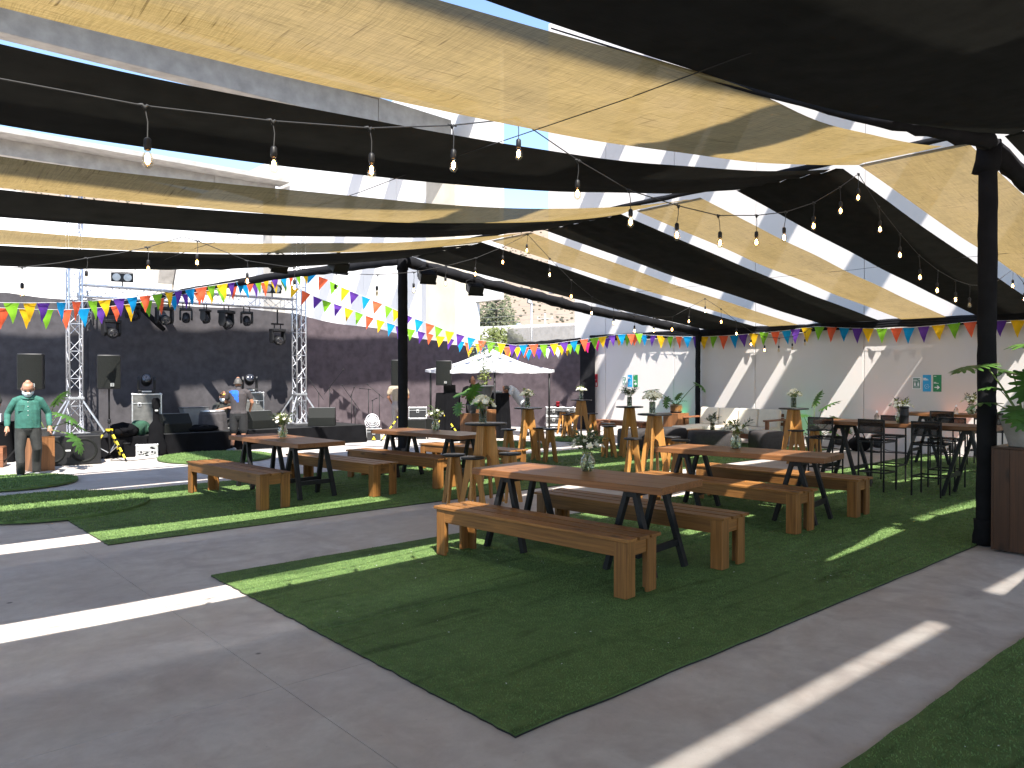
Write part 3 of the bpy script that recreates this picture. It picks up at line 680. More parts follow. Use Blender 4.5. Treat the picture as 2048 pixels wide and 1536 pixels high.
for x, y, a, lab in [(8.49, 5.25, 9, 'second plank table at right before the dark poufs'), (5.01, 10.78, 3, 'left plank table before the stage'), (7.43, 10.5, 8, 'farthest plank table, under the middle column')]:
    copy_tree(t0, (x, y, .02), math.radians(a), lab)

# tall tables and black metal bar chairs
h0 = make_table('long tall table with black bar chairs and a black canister', 2.5, .72, 1.0, .055, .30)
h0['group'] = 'tall plank tables'; h0.location = (12.05, 4.75, .02); h0.rotation_euler = (0, 0, math.radians(3))
copy_tree(h0, (15.75, 4.9, .02), math.radians(2), 'farther tall table against the wall with a vase of roses')
MESHM = cloth('woven_black_mesh', (.02, .02, .021), 0, .30)
def make_chair(label):
    t = thing('bar_chair', label, 'bar chair', (0, 0, 0), 0, 'black metal bar chairs')   # back at -x, sitter faces +x
    r = .021
    for sy in (-1, 1):
        MB().box((-.19, sy*.19, .53), (r, r, 1.06)).build('rear_leg', BLACKMETAL, t, bevel=.002)
        MB().box((.19, sy*.19, .37), (r, r, .74)).build('front_leg', BLACKMETAL, t, bevel=.002)
        MB().box((0, sy*.19, .275), (.358, r*.8, r)).build('foot_rail', BLACKMETAL, t, bevel=.002)
        MB().box((0, sy*.19, .725), (.358, r*.8, r)).build('seat_rail', BLACKMETAL, t, bevel=.002)
    for sx, z in ((-.19, .275), (.19, .275), (-.19, .725), (.19, .725), (-.19, .86), (-.19, 1.05)):
        MB().box((sx, 0, z), (r*.8, .358, r)).build('cross_rail', BLACKMETAL, t, bevel=.002)
    MB().box((0, 0, .748), (.40, .40, .012)).build('seat', MESHM, t)
    MB().box((-.19, 0, .955), (.008, .36, .17)).build('backrest', MESHM, t)
    return t
c0 = make_chair('front black bar chair nearest the near column'); c0.location = (11.72, 4.27, .02); c0.rotation_euler = (0, 0, math.radians(2))
for x, y, a, lab in [(11.72, 5.02, -3, 'middle black bar chair of the front row at the long tall table'), (11.72, 5.82, 3, 'leftmost black bar chair, at the left end of the long tall table'),
                     (12.75, 5.28, 182, 'black bar chair on the far side facing the camera, left of the canister'), (12.75, 4.42, 178, 'black bar chair on the far side facing the camera, right of the canister'),
                     (15.35, 5.35, 2, 'black bar chair pushed to the farther tall table, its left one'), (15.35, 4.55, -2, 'black bar chair pushed to the farther tall table, its right one'),
                     (16.5, 5.1, 180, 'black bar chair behind the farther tall table against the wall'), (15.4, 3.5, 5, 'black bar chair hidden behind the near column')]:
    copy_tree(c0, (x, y, .02), math.radians(a), lab)

# round bar tables and stools of slotted plywood
def a_panel(parent, name, top, bot, foot, H, arch, M):
    pts = [(-top, H), (-bot, 0), (-bot+foot, 0)]
    for i in range(11):
        a = PI-PI*i/10; pts.append(((bot-foot)*.40*math.cos(a), arch+.09*H*(math.sin(a)-1)))
    pts += [(bot-foot, 0), (bot, 0), (top, H)]
    MB().prism(pts, .028, M).build(name, PLY[2], parent, bevel=.002)
def make_round(name, label, cat, group, r, H, top, bot, foot):
    t = thing(name, label, cat, (0, 0, 0), 0, group)
    MB().lathe([(0, H-.026), (r-.012, H-.026), (r, H-.02), (r, H-.006), (r-.004, H), (0, H)], 36, cap=False).build('top', BLACKTOP, t, True)
    for k in range(2):
        M = Matrix.Rotation(PI/2*k, 4, 'Z') @ Matrix.Rotation(PI/2, 4, 'X')
        a_panel(t, 'leg_frame', top, bot, foot, H-.027-.0005*k, H*.60, M)
    return t
rt = make_round('bar_table', 'round black bar table with a cylinder of white flowers behind the front table', 'bar table', 'round bar tables', .29, 1.06, .12, .265, .075)
rt.location = (6.67, 8.1, .02); rt.rotation_euler = (0, 0, .55)
for x, y, a, lab in [(10.58, 11.5, .3, 'round bar table before the right draped console'), (15.2, 14.4, .8, 'farthest round bar table, near the dark corner of the wall'),
                     (12.59, 10.53, .15, 'round bar table in front of the low wall bench'), (10.46, 8.2, .4, 'round bar table left of the dark poufs behind the second plank table'), (14.41, 7.82, .2, 'round bar table right of the sofa')]:
    copy_tree(rt, (x, y, .02), a, lab)
st = make_round('bar_stool', 'left stool of the pair before the front bar table', 'stool', 'round plywood stools', .155, .66, .085, .18, .05)
st.location = (6.2, 8.2, .02); st.rotation_euler = (0, 0, .4)
STL = [(6.17, 7.76, .7, 'right stool of the pair before the front bar table, sun on its seat'), (6.87, 7.83, .5, 'stool right of the front bar table'),
       (9.94, 11.37, .3, 'stool left of the bar table by the right console'), (10.65, 10.93, .2, 'stool right of the bar table by the right console'), (10.75, 11.35, .9, 'stool half hidden behind the bar table by the right console'),
       (14.96, 14.7, .3, 'front left stool at the farthest bar table'), (16.2, 16.1, .8, 'rear left stool beside the flight cases'), (15.89, 14.62, .2, 'right stool at the farthest bar table'), (16.0, 15.5, .1, 'rear right stool at the farthest bar table'),
       (12.2, 10.75, .35, 'near stool of the two overlapping left of the bar table by the wall bench'), (12.85, 11.35, .2, 'rear stool of the two overlapping left of the bar table by the wall bench'),
       (10.05, 8.33, .15, 'stool left of the bar table by the dark poufs'), (10.4, 7.62, .5, 'stool just behind the far end of the second plank table'), (10.8, 8.1, .2, 'stool hidden right behind the bar table by the dark poufs'),
       (13.92, 7.5, .4, 'stool in front of the bar table near the sofa'), (14.35, 7.35, .1, 'stool right of the bar table near the sofa')]
for x, y, a, lab in STL: copy_tree(st, (x, y, .02), a, lab)

# ------------------------------------------------------------------ plants and flowers
def lobed_leaf(L=.34, Wd=.26, n=6, droop=.5):
    mb = MB()
    def bend(x, y, dz=0):
        return (x, y, -droop*L*(y/L)*abs(y/L)*.5 - .30*abs(x)*(abs(x)/Wd) + .10*L*math.sin(PI*max(0, min(1, y/L)))*.4 + dz)
    env = lambda q: Wd*(.62+.38*math.sin(PI*min(1, q*1.05+.12)))*(1 if q < .75 else 1-.75*(q-.75)/.25)
    for s in (-1, 1):
        for i in range(n+2):
            q = i/(n+1); a = math.radians(-52+118*q**.9); ln = env(q)*(.86+.10*((i*7) % 3))*.78
            bx, by = 0, L*(.02+.90*q); d = (s*math.cos(a), math.sin(a)); e = (-d[1]*s, d[0]*s)
            wv = L/n*.58*(1-.25*q); core = .50
            P = lambda t, o, z=0: bend(bx+d[0]*ln*t+e[0]*o, by+d[1]*ln*t+e[1]*o, z)
            pts = [P(0, -wv*.9), P(core, -wv*1.02), P(.66, -wv*.72), P(.86, -wv*.62), P(1, 0), P(.88, wv*.55), P(.66, wv*.62), P(core, wv*1.02), P(0, wv*.9), P(core, 0, .006), P(.75, 0, .004)]
            f = [(0, 1, 9), (1, 2, 10, 9), (2, 3, 10), (3, 4, 10), (4, 5, 10), (5, 6, 10), (6, 7, 9, 10), (7, 8, 9), (8, 0, 9)]
            mb.add(pts, f if s > 0 else [t[::-1] for t in f])
    tip = [bend(-L*.05, L*.86), bend(-L*.07, L*.95), bend(0, L*1.12), bend(L*.07, L*.95), bend(L*.05, L*.86)]; mb.add(tip, [(4, 3, 2, 1, 0)])
    mb.tube([bend(0, L*.0, -.004), bend(0, L*.5, .0), bend(0, L*1.0, 0)], [.006, .004, .0015], 5)
    return mb.mesh('leaf', LEAF, True)
LEAVES = [lobed_leaf(.34, .25, 6, .5), lobed_leaf(.30, .24, 5, .9), lobed_leaf(.38, .27, 7, .25)]
def leafstalk(t, base, tip, face, size, k=0, bend=.25):
    base, tip = Vector(base), Vector(tip); mid = base.lerp(tip, .5)+Vector((0, 0, bend*(tip-base).length*.5))*.6
    pts = [base*(1-u)**2+mid*2*u*(1-u)+tip*u*u for u in (0, .2, .4, .6, .8, 1)]
    sm = MB().tube(pts, [.010*size+.003, .009*size+.002, .008*size+.002, .007*size+.002, .006*size+.001, .005*size+.001], 6).build('stalk', STEM, t, True)
    f = Vector(face).normalized(); o = link('leaf', LEAVES[k % 3], t, loc=tip)
    up = Vector((0, 0, 1)); x = f.cross(up).normalized(); z = x.cross(f).normalized()
    o.rotation_euler = Matrix((x, f, z)).transposed().to_euler(); o.scale = (size, size, size); return o
def pot(parent, r0, r1, h, mat, z=0, name='pot'):
    MB().lathe([(0, z), (r0, z), (r0+.004, z+.01), (r1, z+h-.03), (r1+.006, z+h-.025), (r1+.006, z+h), (r1-.014, z+h), (r1-.02, z+h-.04), (0, z+h-.045)], 28, cap=False).build(name, mat, parent, True)
    MB().lathe([(0, z+h-.04), (r1-.019, z+h-.04)], 20, cap=False).build('soil', SOIL, parent)
def bush_plant(label, loc, potf, leaves, cat='potted plant', group=None):
    t = thing('philodendron', label, cat, loc, 0, group); z = potf(t)
    for (dx, dy, dz), (fx, fy, fz), s, k in leaves:
        leafstalk(t, (dx*.06, dy*.06, z-.03), (dx, dy, dz), (fx, fy, fz), s, k)
    return t
R2 = lambda r, f: (.75*r+.6615*f, -.6615*r+.75*f)           # right / away from the camera -> world xy
def rel(r, f, z): x, y = R2(r, f); return (x, y, z)
# wooden cube with the big pot by the near column
def cube_planter(label, loc, d, h, mat, n, rz=0, name='wooden_plinth'):
    t = thing(name, label, 'plinth', loc, rz); w_ = d/n
    for k in range(n):
        for s in (-1, 1):
            MB().box((0, 0, 0), (w_-.002, .022, h-.022)).build('board', mat, t, bevel=.002, loc=(-d/2+w_*(k+.5), s*(d/2-.011), (h-.022)/2))
            if 0 < k < n-1 or n == 1: pass
        for s in (-1, 1):
            y0 = -d/2+.0225+(d-.045)/n*(k+.5)
            MB().box((0, 0, 0), (.022, (d-.045)/n-.002, h-.022)).build('board', mat, t, bevel=.002, loc=(s*(d/2-.011), y0, (h-.022)/2))
    MB().box((0, 0, h-.010), (d+.004, d+.004, .02)).build('lid', mat, t, bevel=.003)
    return t
cube_planter('dark brown wooden plinth at the right edge under a grey pot', (8.81, 2.26, .02), .58, 1.01, DARKWOOD, 4)
bush_plant('large split leaf plant in a grey pot beside the near column', (8.73, 2.33, 1.031), lambda t: (pot(t, .125, .205, .30, POTGREY), .29)[1],
           [(rel(-.37, .02, .80), (-.75, .40, -.10), 1.0, 2), (rel(.0, -.05, .98), (-.35, -.1, .05), 1.05, 0), (rel(-.26, -.03, .56), (-.7, .5, .35), .62, 1), (rel(-.06, -.12, .50), (-.3, -.1, .75), .95, 0),
            (rel(-.16, -.1, .38), (-.7, -.3, -.2), .8, 1), (rel(.10, -.08, .62), (.4, -.5, .5), 1, 2), (rel(.25, .1, .7), (.7, -.3, .2), 1, 0), (rel(.3, -.1, .42), (.6, -.6, 0), .9, 1), (rel(.02, .2, .72), (.2, .8, .2), 1, 2),
            (rel(-.22, -.18, .30), (-.6, -.6, -.3), .7, 0), (rel(-.2, .15, .42), (-.4, .8, .1), .8, 1), (rel(-.1, -.2, .33), (-.2, -.8, .1), .75, 2)])

# flower vases
petal = MB()
for k in range(6):
    a = 2*PI*k/6+.2; c, s = math.cos(a), math.sin(a); L = .030
    q = [(0, 0, 0), (c*L*.5-s*L*.34, s*L*.5+c*L*.34, L*.45), (c*L*1.05, s*L*1.05, L*.55+(.006 if k % 2 else 0)), (c*L*.5+s*L*.34, s*L*.5-c*L*.34, L*.45)]
    petal.add(q, [(0, 3, 2, 1)])
for k in range(5):
    a = 2*PI*k/5; c, s = math.cos(a), math.sin(a); L = .017
    petal.add([(0, 0, .004), (c*L*.7-s*L*.4, s*L*.7+c*L*.4, L*1.0), (c*L*.9, s*L*.9, L*1.5), (c*L*.7+s*L*.4, s*L*.7-c*L*.4, L)], [(0, 3, 2, 1)])
BLOSSOM = petal.mesh('blossom', PETAL, True)
rose = MB().sphere((0, 0, .012), (.028, .028, .022), 8, 5)
for k in range(9):
    a = 2*PI*k/9*1.6; c, s = math.cos(a), math.sin(a); L = .036
    rose.add([(c*.01, s*.01, .0), (c*L-s*.018, s*L+c*.018, .014), (c*L*1.1, s*L*1.1, .028), (c*L+s*.018, s*L-c*.018, .014)], [(0, 3, 2, 1)])
ROSE = rose.mesh('blossom', PETAL, True)
def spray(mat, n=10, L=.16, lw=.013, ll=.05, seed=0):
    random.seed(seed); mb = MB().tube([(0, 0, 0), (.006, 0, L*.5), (.02, 0, L)], .0018, 4)
    for k in range(n):
        z = L*(.25+.8*k/n); a = k*2.4; c, s = math.cos(a), math.sin(a); up = .55+.5*k/n; x0 = .02*(z/L)**2; l = ll*random.uniform(.7, 1.2)
        mb.add([(x0, 0, z), (x0+c*l*.5-s*lw, s*l*.5+c*lw, z+l*up*.5), (x0+c*l, s*l, z+l*up), (x0+c*l*.5+s*lw, s*l*.5-c*lw, z+l*up*.5)], [(0, 3, 2, 1)])
    return mb.mesh('leaf_spray', mat, True)
SPRAYS = [spray(SPRIG, 11, .17, .011, .055, 1), spray(SPRIG, 13, .20, .009, .06, 2), spray(YOUNGLEAF, 9, .13, .013, .05, 3)]
VASE = MB().lathe([(0, 0), (.050, 0), (.058, .02), (.074, .075), (.072, .11), (.046, .155), (.044, .165), (.058, .185), (.055, .186), (.041, .166), (.043, .154), (.068, .108), (.070, .076), (.054, .022), (.04, .008), (0, .008)], 24, cap=False).mesh('glass', GLASS, True)
CYL = MB().lathe([(0, 0), (.052, 0), (.054, .004), (.054, .20), (.051, .20), (.051, .012), (0, .012)], 24, cap=False).mesh('glass', GLASS, True)
def bouquet(label, loc, style='vase', n=12, rad=.13, hh=.12, dark=.5, seed=0, s=1.0):
    random.seed(seed+50); t = thing('flower_vase', label, 'vase', loc, random.random()*6, 'glass vases of white flowers')
    H = .18 if style == 'vase' else .20
    link('glass', VASE if style == 'vase' else CYL, t)
    wr = .062 if style == 'vase' else .0495
    MB().lathe([(0, .013), (wr*.75, .013), (wr, .06), (wr, .10), (0, .10)], 16, cap=False).build('water', WATER, t, True)
    sm = MB()
    for k in range(9):
        a = k*2.4; sm.tube([(math.cos(a)*.03, math.sin(a)*.03, .016), (math.cos(a+2.6)*.012, math.sin(a+2.6)*.012, .13), (math.cos(a+2.6)*.05, math.sin(a+2.6)*.05, .26)], .0028, 5)
    sm.build('stems', STEM, t)
    for k in range(n):
        a = k*2.399+random.random()*.5; r = rad*math.sqrt((k+.5)/n); z = H+.045+hh*(1-(r/rad)**2)*random.uniform(.75, 1.1)+random.uniform(-.01, .02)
        o = link('blossom', BLOSSOM if (style == 'vase' or k % 3) and style != 'rose' else ROSE, t, loc=(r*math.cos(a), r*math.sin(a), z))
        o.rotation_euler = (Vector((math.cos(a)*r*7, math.sin(a)*r*7, .8))).to_track_quat('Z', 'Y').to_euler(); q = random.uniform(.85, 1.35)*s*(1.25 if style != 'vase' else 1); o.scale = (q, q, q)
    for k in range(int(15*(.5+dark))):
        a = k*2.399+1+random.random(); tilt = random.uniform(.15, 1.0)
        me = SPRAYS[2] if random.random() > dark else SPRAYS[k % 2]
        o = link('leaf_spray', me, t, loc=(.02*math.cos(a), .02*math.sin(a), H-.01+random.uniform(0, .05)))
        o.rotation_euler = Vector((math.cos(a)*math.sin(tilt), math.sin(a)*math.sin(tilt), math.cos(tilt))).to_track_quat('Z', 'Y').to_euler(); q = random.uniform(.75, 1.15)*s; o.scale = (q, q, q)
    return t
bouquet('rounded glass vase of white lilies on the front plank table', (5.47, 5.1, .80), 'vase', 15, .15, .09, .8, 1, 1.05)
bouquet('rounded glass vase on the second plank table', (8.6, 5.45, .80), 'vase', 15, .17, .07, .45, 2, 1.0)
bouquet('glass vase of white flowers on the left plank table', (5.04, 10.9, .80), 'vase', 14, .14, .10, .5, 3)
bouquet('glass vase on the farthest plank table', (7.7, 10.7, .80), 'vase', 13, .15, .10, .35, 4)
bouquet('tall glass cylinder of white blossoms on the front bar table', (6.6, 8.08, 1.08), 'cyl', 16, .14, .10, .15, 5)
bouquet('glass cylinder of white blossoms on the bar table by the right console', (10.56, 11.5, 1.08), 'cyl', 18, .13, .09, .2, 6)
bouquet('glass of low white roses on the farthest bar table', (15.2, 14.4, 1.08), 'cyl', 16, .12, .05, .1, 7)
bouquet('glass of dark sprigs on the bar table by the wall bench', (12.59, 10.53, 1.08), 'cyl', 5, .10, .08, .9, 8)
bouquet('glass of white blossoms on the bar table by the dark poufs', (10.4, 8.2, 1.08), 'cyl', 22, .15, .11, .15, 9)
bouquet('glass of white roses and sprigs on the bar table right of the sofa', (14.41, 7.82, 1.08), 'cyl', 14, .12, .10, .4, 10)
bouquet('glass vase of cream roses behind the black canister on the long tall table', (11.95, 4.78, 1.02), 'vase', 18, .17, .08, .4, 11)
bouquet('glass vase of white roses on the farther tall table', (15.6, 5.0, 1.02), 'vase', 16, .16, .10, .25, 12)
bouquet('small glass of dark sprigs on the coffee table', (15.35, 10.35, .43), 'cyl', 4, .10, .06, .95, 13)
cn = thing('canister', 'tall black canister in front of the cream roses', 'canister', (11.78, 4.66, 1.02))
MB().lathe([(0, 0), (.058, 0), (.06, .006), (.06, .12), (.0605, .121), (.0605, .125), (.06, .126), (.06, .222), (.055, .23)], 28).build('body', BLACKPLASTIC, cn, True)
MB().lathe([(.061, .226), (.064, .228), (.064, .25), (.058, .256), (0, .257)], 28, cap=False).build('lid', BLACKPLASTIC, cn, True)
def lamp_bottle(label, loc):
    b = thing('gel_bottle', label, 'bottle', loc); MB().lathe([(0, 0), (.035, 0), (.038, .01), (.038, .09), (.016, .12), (.014, .14)], 18).build('bottle', GLASS, b, True)
    MB().lathe([(.016, .135), (.016, .16), (.006, .165), (.006, .18), (0, .181)], 12, cap=False).build('pump', WHITEPL, b, True)
lamp_bottle('clear pump bottle on the farther tall table', (15.45, 5.2, 1.02)); lamp_bottle('clear pump bottle near the middle of the long tall table', (12.0, 5.15, 1.02))
lamp_bottle('clear pump bottle on the coffee table', (15.45, 10.05, .43))

# ------------------------------------------------------------------ lounge by the wall
sf = thing('sofa', 'cream cushioned sofa with a wooden frame against the wall', 'sofa', (17.2, 11.0, .02))
L = 2.5
for s in (-1, 1):
    for x in (-.42, .42): MB().box((0, 0, 0), (.075, .07, .60)).build('arm_post', TEAK[2], sf, bevel=.004, loc=(x, s*(L/2-.035), .30))
    MB().box((0, 0, 0), (1.0, .11, .04)).build('armrest', TEAK[0], sf, bevel=.004, loc=(0, s*(L/2-.045), .621))
for x in (-.42, .42): MB().box((0, 0, 0), (.05, L-.16, .11)).build('seat_rail', TEAK[1], sf, bevel=.004, loc=(x, 0, .22))
for z in (.5, .62, .72): MB().box((0, 0, 0), (.03, L-.2, .08)).build('back_slat', TEAK[1], sf, bevel=.003, loc=(.48, 0, z))
for k in range(4):
    y = -L/2+.1+(L-.2)/4*(k+.5)
    MB().box((0, 0, 0), (.80, (L-.2)/4-.012, .15)).build('seat_cushion', CREAM, sf, bevel=.035, loc=(-.04, y, .355))
    MB().box((0, 0, 0), (.17, (L-.2)/4-.012, .46), Matrix.Rotation(.14, 3, 'Y')).build('back_cushion', CREAM, sf, bevel=.045, loc=(.30, y, .64))
def pouf(label, x, y, w, d, h, rz, mat=CHARCOAL, name='pouf'):
    t = thing(name, label, 'pouf', (x, y, .02), rz)
    b = MB()
    n = 28; prof = [(.94, .035), (1, .07), (1, h-.10), (.985, h-.05), (.93, h-.012), (.80, h)]
    vs = []; fs = []
    for q, z in prof:
        for k in range(n):
            a = 2*PI*k/n; c, s = math.cos(a), math.sin(a); e = 4.5; rr = (abs(c)**e+abs(s)**e)**(-1/e); vs.append((c*rr*w/2*q, s*rr*d/2*q, z))
    for i in range(len(prof)-1):
        for k in range(n): fs.append((i*n+k, i*n+(k+1) % n, (i+1)*n+(k+1) % n, (i+1)*n+k))
    fs.append(tuple((len(prof)-1)*n+k for k in range(n))); b.add(vs, fs).build('cover', mat, t, True)
    for sx in (-1, 1):
        for sy in (-1, 1): MB().lathe([(.022, 0), (.022, .045)], 8, (sx*w*.36, sy*d*.36, 0)).build('foot', BLACKPLASTIC, t)
pouf('wide charcoal pouf in the middle, half in shade', 14.75, 10.0, .95, .72, .47, -.72)
pouf('charcoal pouf at right with a rounded sunlit side', 15.85, 9.25, .68, .68, .46, -.5)
pouf('charcoal pouf farthest left behind the bar table legs', 14.0, 11.55, .75, .7, .47, -.6)
pouf('charcoal pouf showing right of the bar table legs', 15.0, 11.3, .72, .7, .47, -.6)
pouf('cream square ottoman before the basket plant', 16.5, 11.9, .66, .66, .42, 0, CREAM, 'ottoman')
ct = thing('coffee_table', 'low wooden coffee table between the poufs and the sofa', 'coffee table', (15.55, 10.5, .02), math.radians(4))
for k in range(5): MB().box((0, 0, 0), (.118, 1.25, .03)).build('board', PINE[1], ct, bevel=.003, loc=(-.24+.12*k, 0, .395))
for sx in (-1, 1):
    for sy in (-1, 1): MB().box((0, 0, 0), (.07, .07, .378)).build('leg', PINE[2], ct, bevel=.003, loc=(sx*.24, sy*.55, .19))
    MB().box((0, 0, 0), (.028, 1.03, .07)).build('apron', PINE[1], ct, bevel=.003, loc=(sx*.262, 0, .335))
wb = thing('wall_bench', 'reddish wooden low bench standing along the white wall', 'bench', (16.55, 14.1, .0))
for k in range(4): MB().box((0, 0, 0), (.098, 1.75, .035)).build('slat', TEAK[1], wb, bevel=.003, loc=(-.153+.102*k, 0, .455))
for sy in (-1, 1):
    for sx in (-1, 1): MB().box((0, 0, 0), (.06, .10, .436)).build('leg', TEAK[2], wb, bevel=.003, loc=(sx*.15, sy*.76, .218))
    MB().box((0, 0, 0), (.236, .05, .08)).build('end_rail', TEAK[0], wb, bevel=.003, loc=(0, sy*.76, .33))
for sx in (-1, 1): MB().box((0, 0, 0), (.03, 1.40, .09)).build('side_rail', TEAK[1], wb, bevel=.003, loc=(sx*.18, 0, .385))
cube_planter('wooden plinth by the thin wall column under a basket pot', (16.75, 12.42, .02), .48, .72, CUBEWOOD, 3)
def basket(t):
    pot(t, .10, .14, .20, POTDARK, .0)
    for k in range(7): MB().lathe([(.145+.02*math.sin(k*.5), .045+.028*k), (.158+.02*math.sin(k*.5), .052+.028*k), (.145+.02*math.sin(k*.5), .059+.028*k)], 24, cap=False).build('rattan_band', PLY[0], t, True)
    MB().lathe([(.135, 0), (.155, .03), (.15, .05), (.13, .05)], 20).build('base_ring', BLACKPLASTIC, t, True)
    return .24
bush_plant('split leaf plant in a banded basket pot on a plinth by the wall', (16.75, 12.42, .741), basket,
           [(rel(-.55, 0, .62), (-.9, .4, -.1), .95, 2), (rel(-.25, 0, .38), (-.4, 0, -.8), .8, 1), (rel(.0, -.1, .38), (-.1, -.4, .6), .7, 0), (rel(.55, 0, .78), (.7, -.4, -.3), 1.0, 1), (rel(.08, 0, .3), (.4, -.5, .2), .6, 0), (rel(-.1, .1, .34), (-.3, .5, .3), .6, 2)])
bush_plant('leafy split leaf plant on the ground at the right end of the sofa', (17.45, 8.95, .0), lambda t: (pot(t, .15, .2, .28, POTDARK), .27)[1],
           [(rel(-.3, -.1, .8), (-.6, -.3, .1), 1.1, 0), (rel(.15, -.1, .95), (.3, -.4, .3), 1.2, 2), (rel(.45, -.1, .75), (.7, -.3, -.2), 1.1, 1), (rel(-.1, -.2, .55), (-.3, -.6, -.2), 1, 1), (rel(.25, -.25, .45), (.3, -.8, -.3), 1, 0), (rel(-.4, 0, .45), (-.8, -.1, -.3), .9, 2), (rel(.7, 0, .5), (.9, 0, -.4), .9, 0), (rel(.0, 0, 1.05), (0, -.3, .7), 1, 2)])
def uplight(label, x, y, mat, col, watts):
    t = thing('uplight', label, 'stage light', (x, y, 0), 0, 'led uplights along the wall')
    M = Matrix.Rotation(-.35, 3, 'Y')
    q = MB().lathe([(.0, -.09), (.075, -.09), (.085, -.05), (.085, .09), (.08, .095)], 18, cap=True); q.v = [tuple(M.inverted() @ Vector(v)+Vector((0, 0, .19))) for v in q.v]; q.build('can', BLACKPLASTIC, t, True)
    q = MB().lathe([(0, .096), (.072, .096)], 18, cap=False); q.v = [tuple(M.inverted() @ Vector(v)+Vector((0, 0, .19))) for v in q.v]; q.build('led_face', mat, t)
    for s in (-1, 1): MB().bar((0, s*.10, .19), (-.06, s*.10, .0), .012, .03).build('bracket', BLACKMETAL, t)
    MB().tube([(0, -.05, .12), (.1, -.2, .03), (.25, -.4, .01), (.1, -.8, .008)], .006, 5).build('cord', CORD, t)
    l = bpy.data.lights.new('uplight_lamp', 'SPOT'); l.energy = watts; l.color = col; l.spot_size = math.radians(70); l.spot_blend = .8; l.shadow_soft_size = .05
    o = bpy.data.objects.new('uplight_lamp', l); COL.objects.link(o); o.parent = t; o.location = (.05, 0, .32); o.rotation_euler = Vector((.30, 0, 1)).to_track_quat('-Z', 'Y').to_euler()
uplight('black led can lighting the wall green beside the basket plant', 17.95, 13.3, LEDG, (.02, 1, .25), 5)
uplight('black led can lighting the wall green behind the sofa end', 17.85, 9.62, LEDG, (.02, 1, .25), 1.6)
uplight('black led can on the floor behind the leftmost bar chair', 17.75, 8.5, LEDR, (1, .22, .08), 1)
uplight('black led can glowing red on the wall behind the long tall table', 17.75, 7.6, LEDR, (1, .20, .07), 4)
uplight('black led can glowing orange under the right group of signs', 17.8, 6.05, LEDR, (1, .28, .08), 7)
uplight('black led can seen under the low wall bench', 17.7, 14.3, LEDG, (.02, 1, .25), 0)
bag = thing('cable_bag', 'black soft bag of cables on the floor by the wall', 'bag', (17.6, 7.95, 0)); MB().sphere((0, 0, .16), (.17, .26, .17), 14, 9).build('body', BLACKCLOTH, bag, True); MB().tube([(0, -.15, .28), (0, -.08, .42), (0, .08, .42), (0, .15, .28)], .012, 6).build('handle', BLACKCLOTH, bag, True)
MB().tube([(-.1, -.2, .02), (-.25, -.4, .02), (-.2, -.55, .02), (-.02, -.45, .02), (-.05, -.3, .02)], .012, 6).build('coiled_cable', CORD, bag, True)
tag(MB().tube([(17.7, 6, .012), (17.75, 7.2, .012), (17.6, 8.2, .012), (17.8, 9.1, .012)], .012, 6).build('floor_cable', CORD, smooth=True), 'black power cable lying along the foot of the wall', 'cable')

# ------------------------------------------------------------------ signs on the wall
def sign_group(where, y, hb=1.39, ht=1.755):
    """three signs, y decreasing to the right when seen from the yard"""
    X = WX-.004
    def plate(label, yc, zb, zt, w, mat, border=None):
        t = thing('sign', label, 'sign', (X, yc, (zb+zt)/2)); H = zt-zb
        if border: MB().box((0, 0, 0), (.004, w+.03, H+.03)).build('border', border, t); MB().box((-.0035, 0, 0), (.003, w, H)).build('face', mat, t)
        else: MB().box((-.001, 0, 0), (.005, w, H)).build('face', mat, t)
        return t
    k = -.0055
    def rects(t, name, L_):
        mb = MB()
        for (y0, z0, w, h) in L_: mb.box((k, -y0, z0), (.0022, w, h))
        mb.build(name, SIGNW, t)['kind'] = 'stuff'
    t = plate('grey green sign with two white figures, %s' % where, y+.215, hb+.07, ht-.07, .15, SIGNGG, SIGNW)
    rects(t, 'figures', [(-.035, -.03, .032, .062), (.035, -.03, .032, .062), (0, -.085, .11, .008)]+[(-.035, .022, .018, .018), (.035, .022, .018, .018)])
    rects(t, 'text_line', [(-.03, .07, .07, .010), (-.02, .052, .09, .008), (.055, .085, .02, .02)])
    t = plate('blue notice sign with a round symbol, %s' % where, y, hb, ht, .17, SIGNB)
    rects(t, 'text_line', [(-.045, .11, .06, .014), (-.03, .09, .09, .012), (-.02, .072, .11, .010)])
    ring = MB(); 
    for i in range(20):
        a = 2*PI*i/20
        if i % 10 not in (4, 9): ring.box((k, .045*math.cos(a), -.07+.045*math.sin(a)), (.002, .012, .005), Matrix.Rotation(a+PI/2, 3, 'X'))
    ring.box((k, 0, -.07), (.002, .02, .006)); ring.build('symbol', SIGNW, t)
    t = plate('green sign with a white arrow, %s' % where, y-.215, hb, ht, .17, SIGNG)
    rects(t, 'text_line', [(-.045, .155, .05, .012), (-.045, .02, .05, .012), (-.02, .0, .10, .010)])
    ar = MB().prism([(-.055, -.011), (.012, -.011), (-.012, -.04), (.012, -.04), (.055, 0), (.012, .04), (-.012, .04), (.012, .011), (-.055, .011)], .0022, Matrix.Translation((k, 0, -.09)) @ Matrix(((0, 0, 1, 0), (-1, 0, 0, 0), (0, 1, 0, 0), (0, 0, 0, 1))))
    ar.build('arrow', SIGNW, t)
SIGNW = plain('sign_white', (.78, .78, .78), .5, var=.02); SIGNB = plain('sign_blue', (.01, .30, .60), .45, var=.03); SIGNG = plain('sign_green', (.01, .20, .07), .45, var=.03); SIGNGG = plain('sign_grey_green', (.12, .22, .18), .5, var=.03); SIGNR = plain('sign_red', (.5, .015, .04), .45, var=.05)
sign_group('in the left group on the wall', 15.2); sign_group('in the right group on the wall', 6.72, 1.375, 1.745)
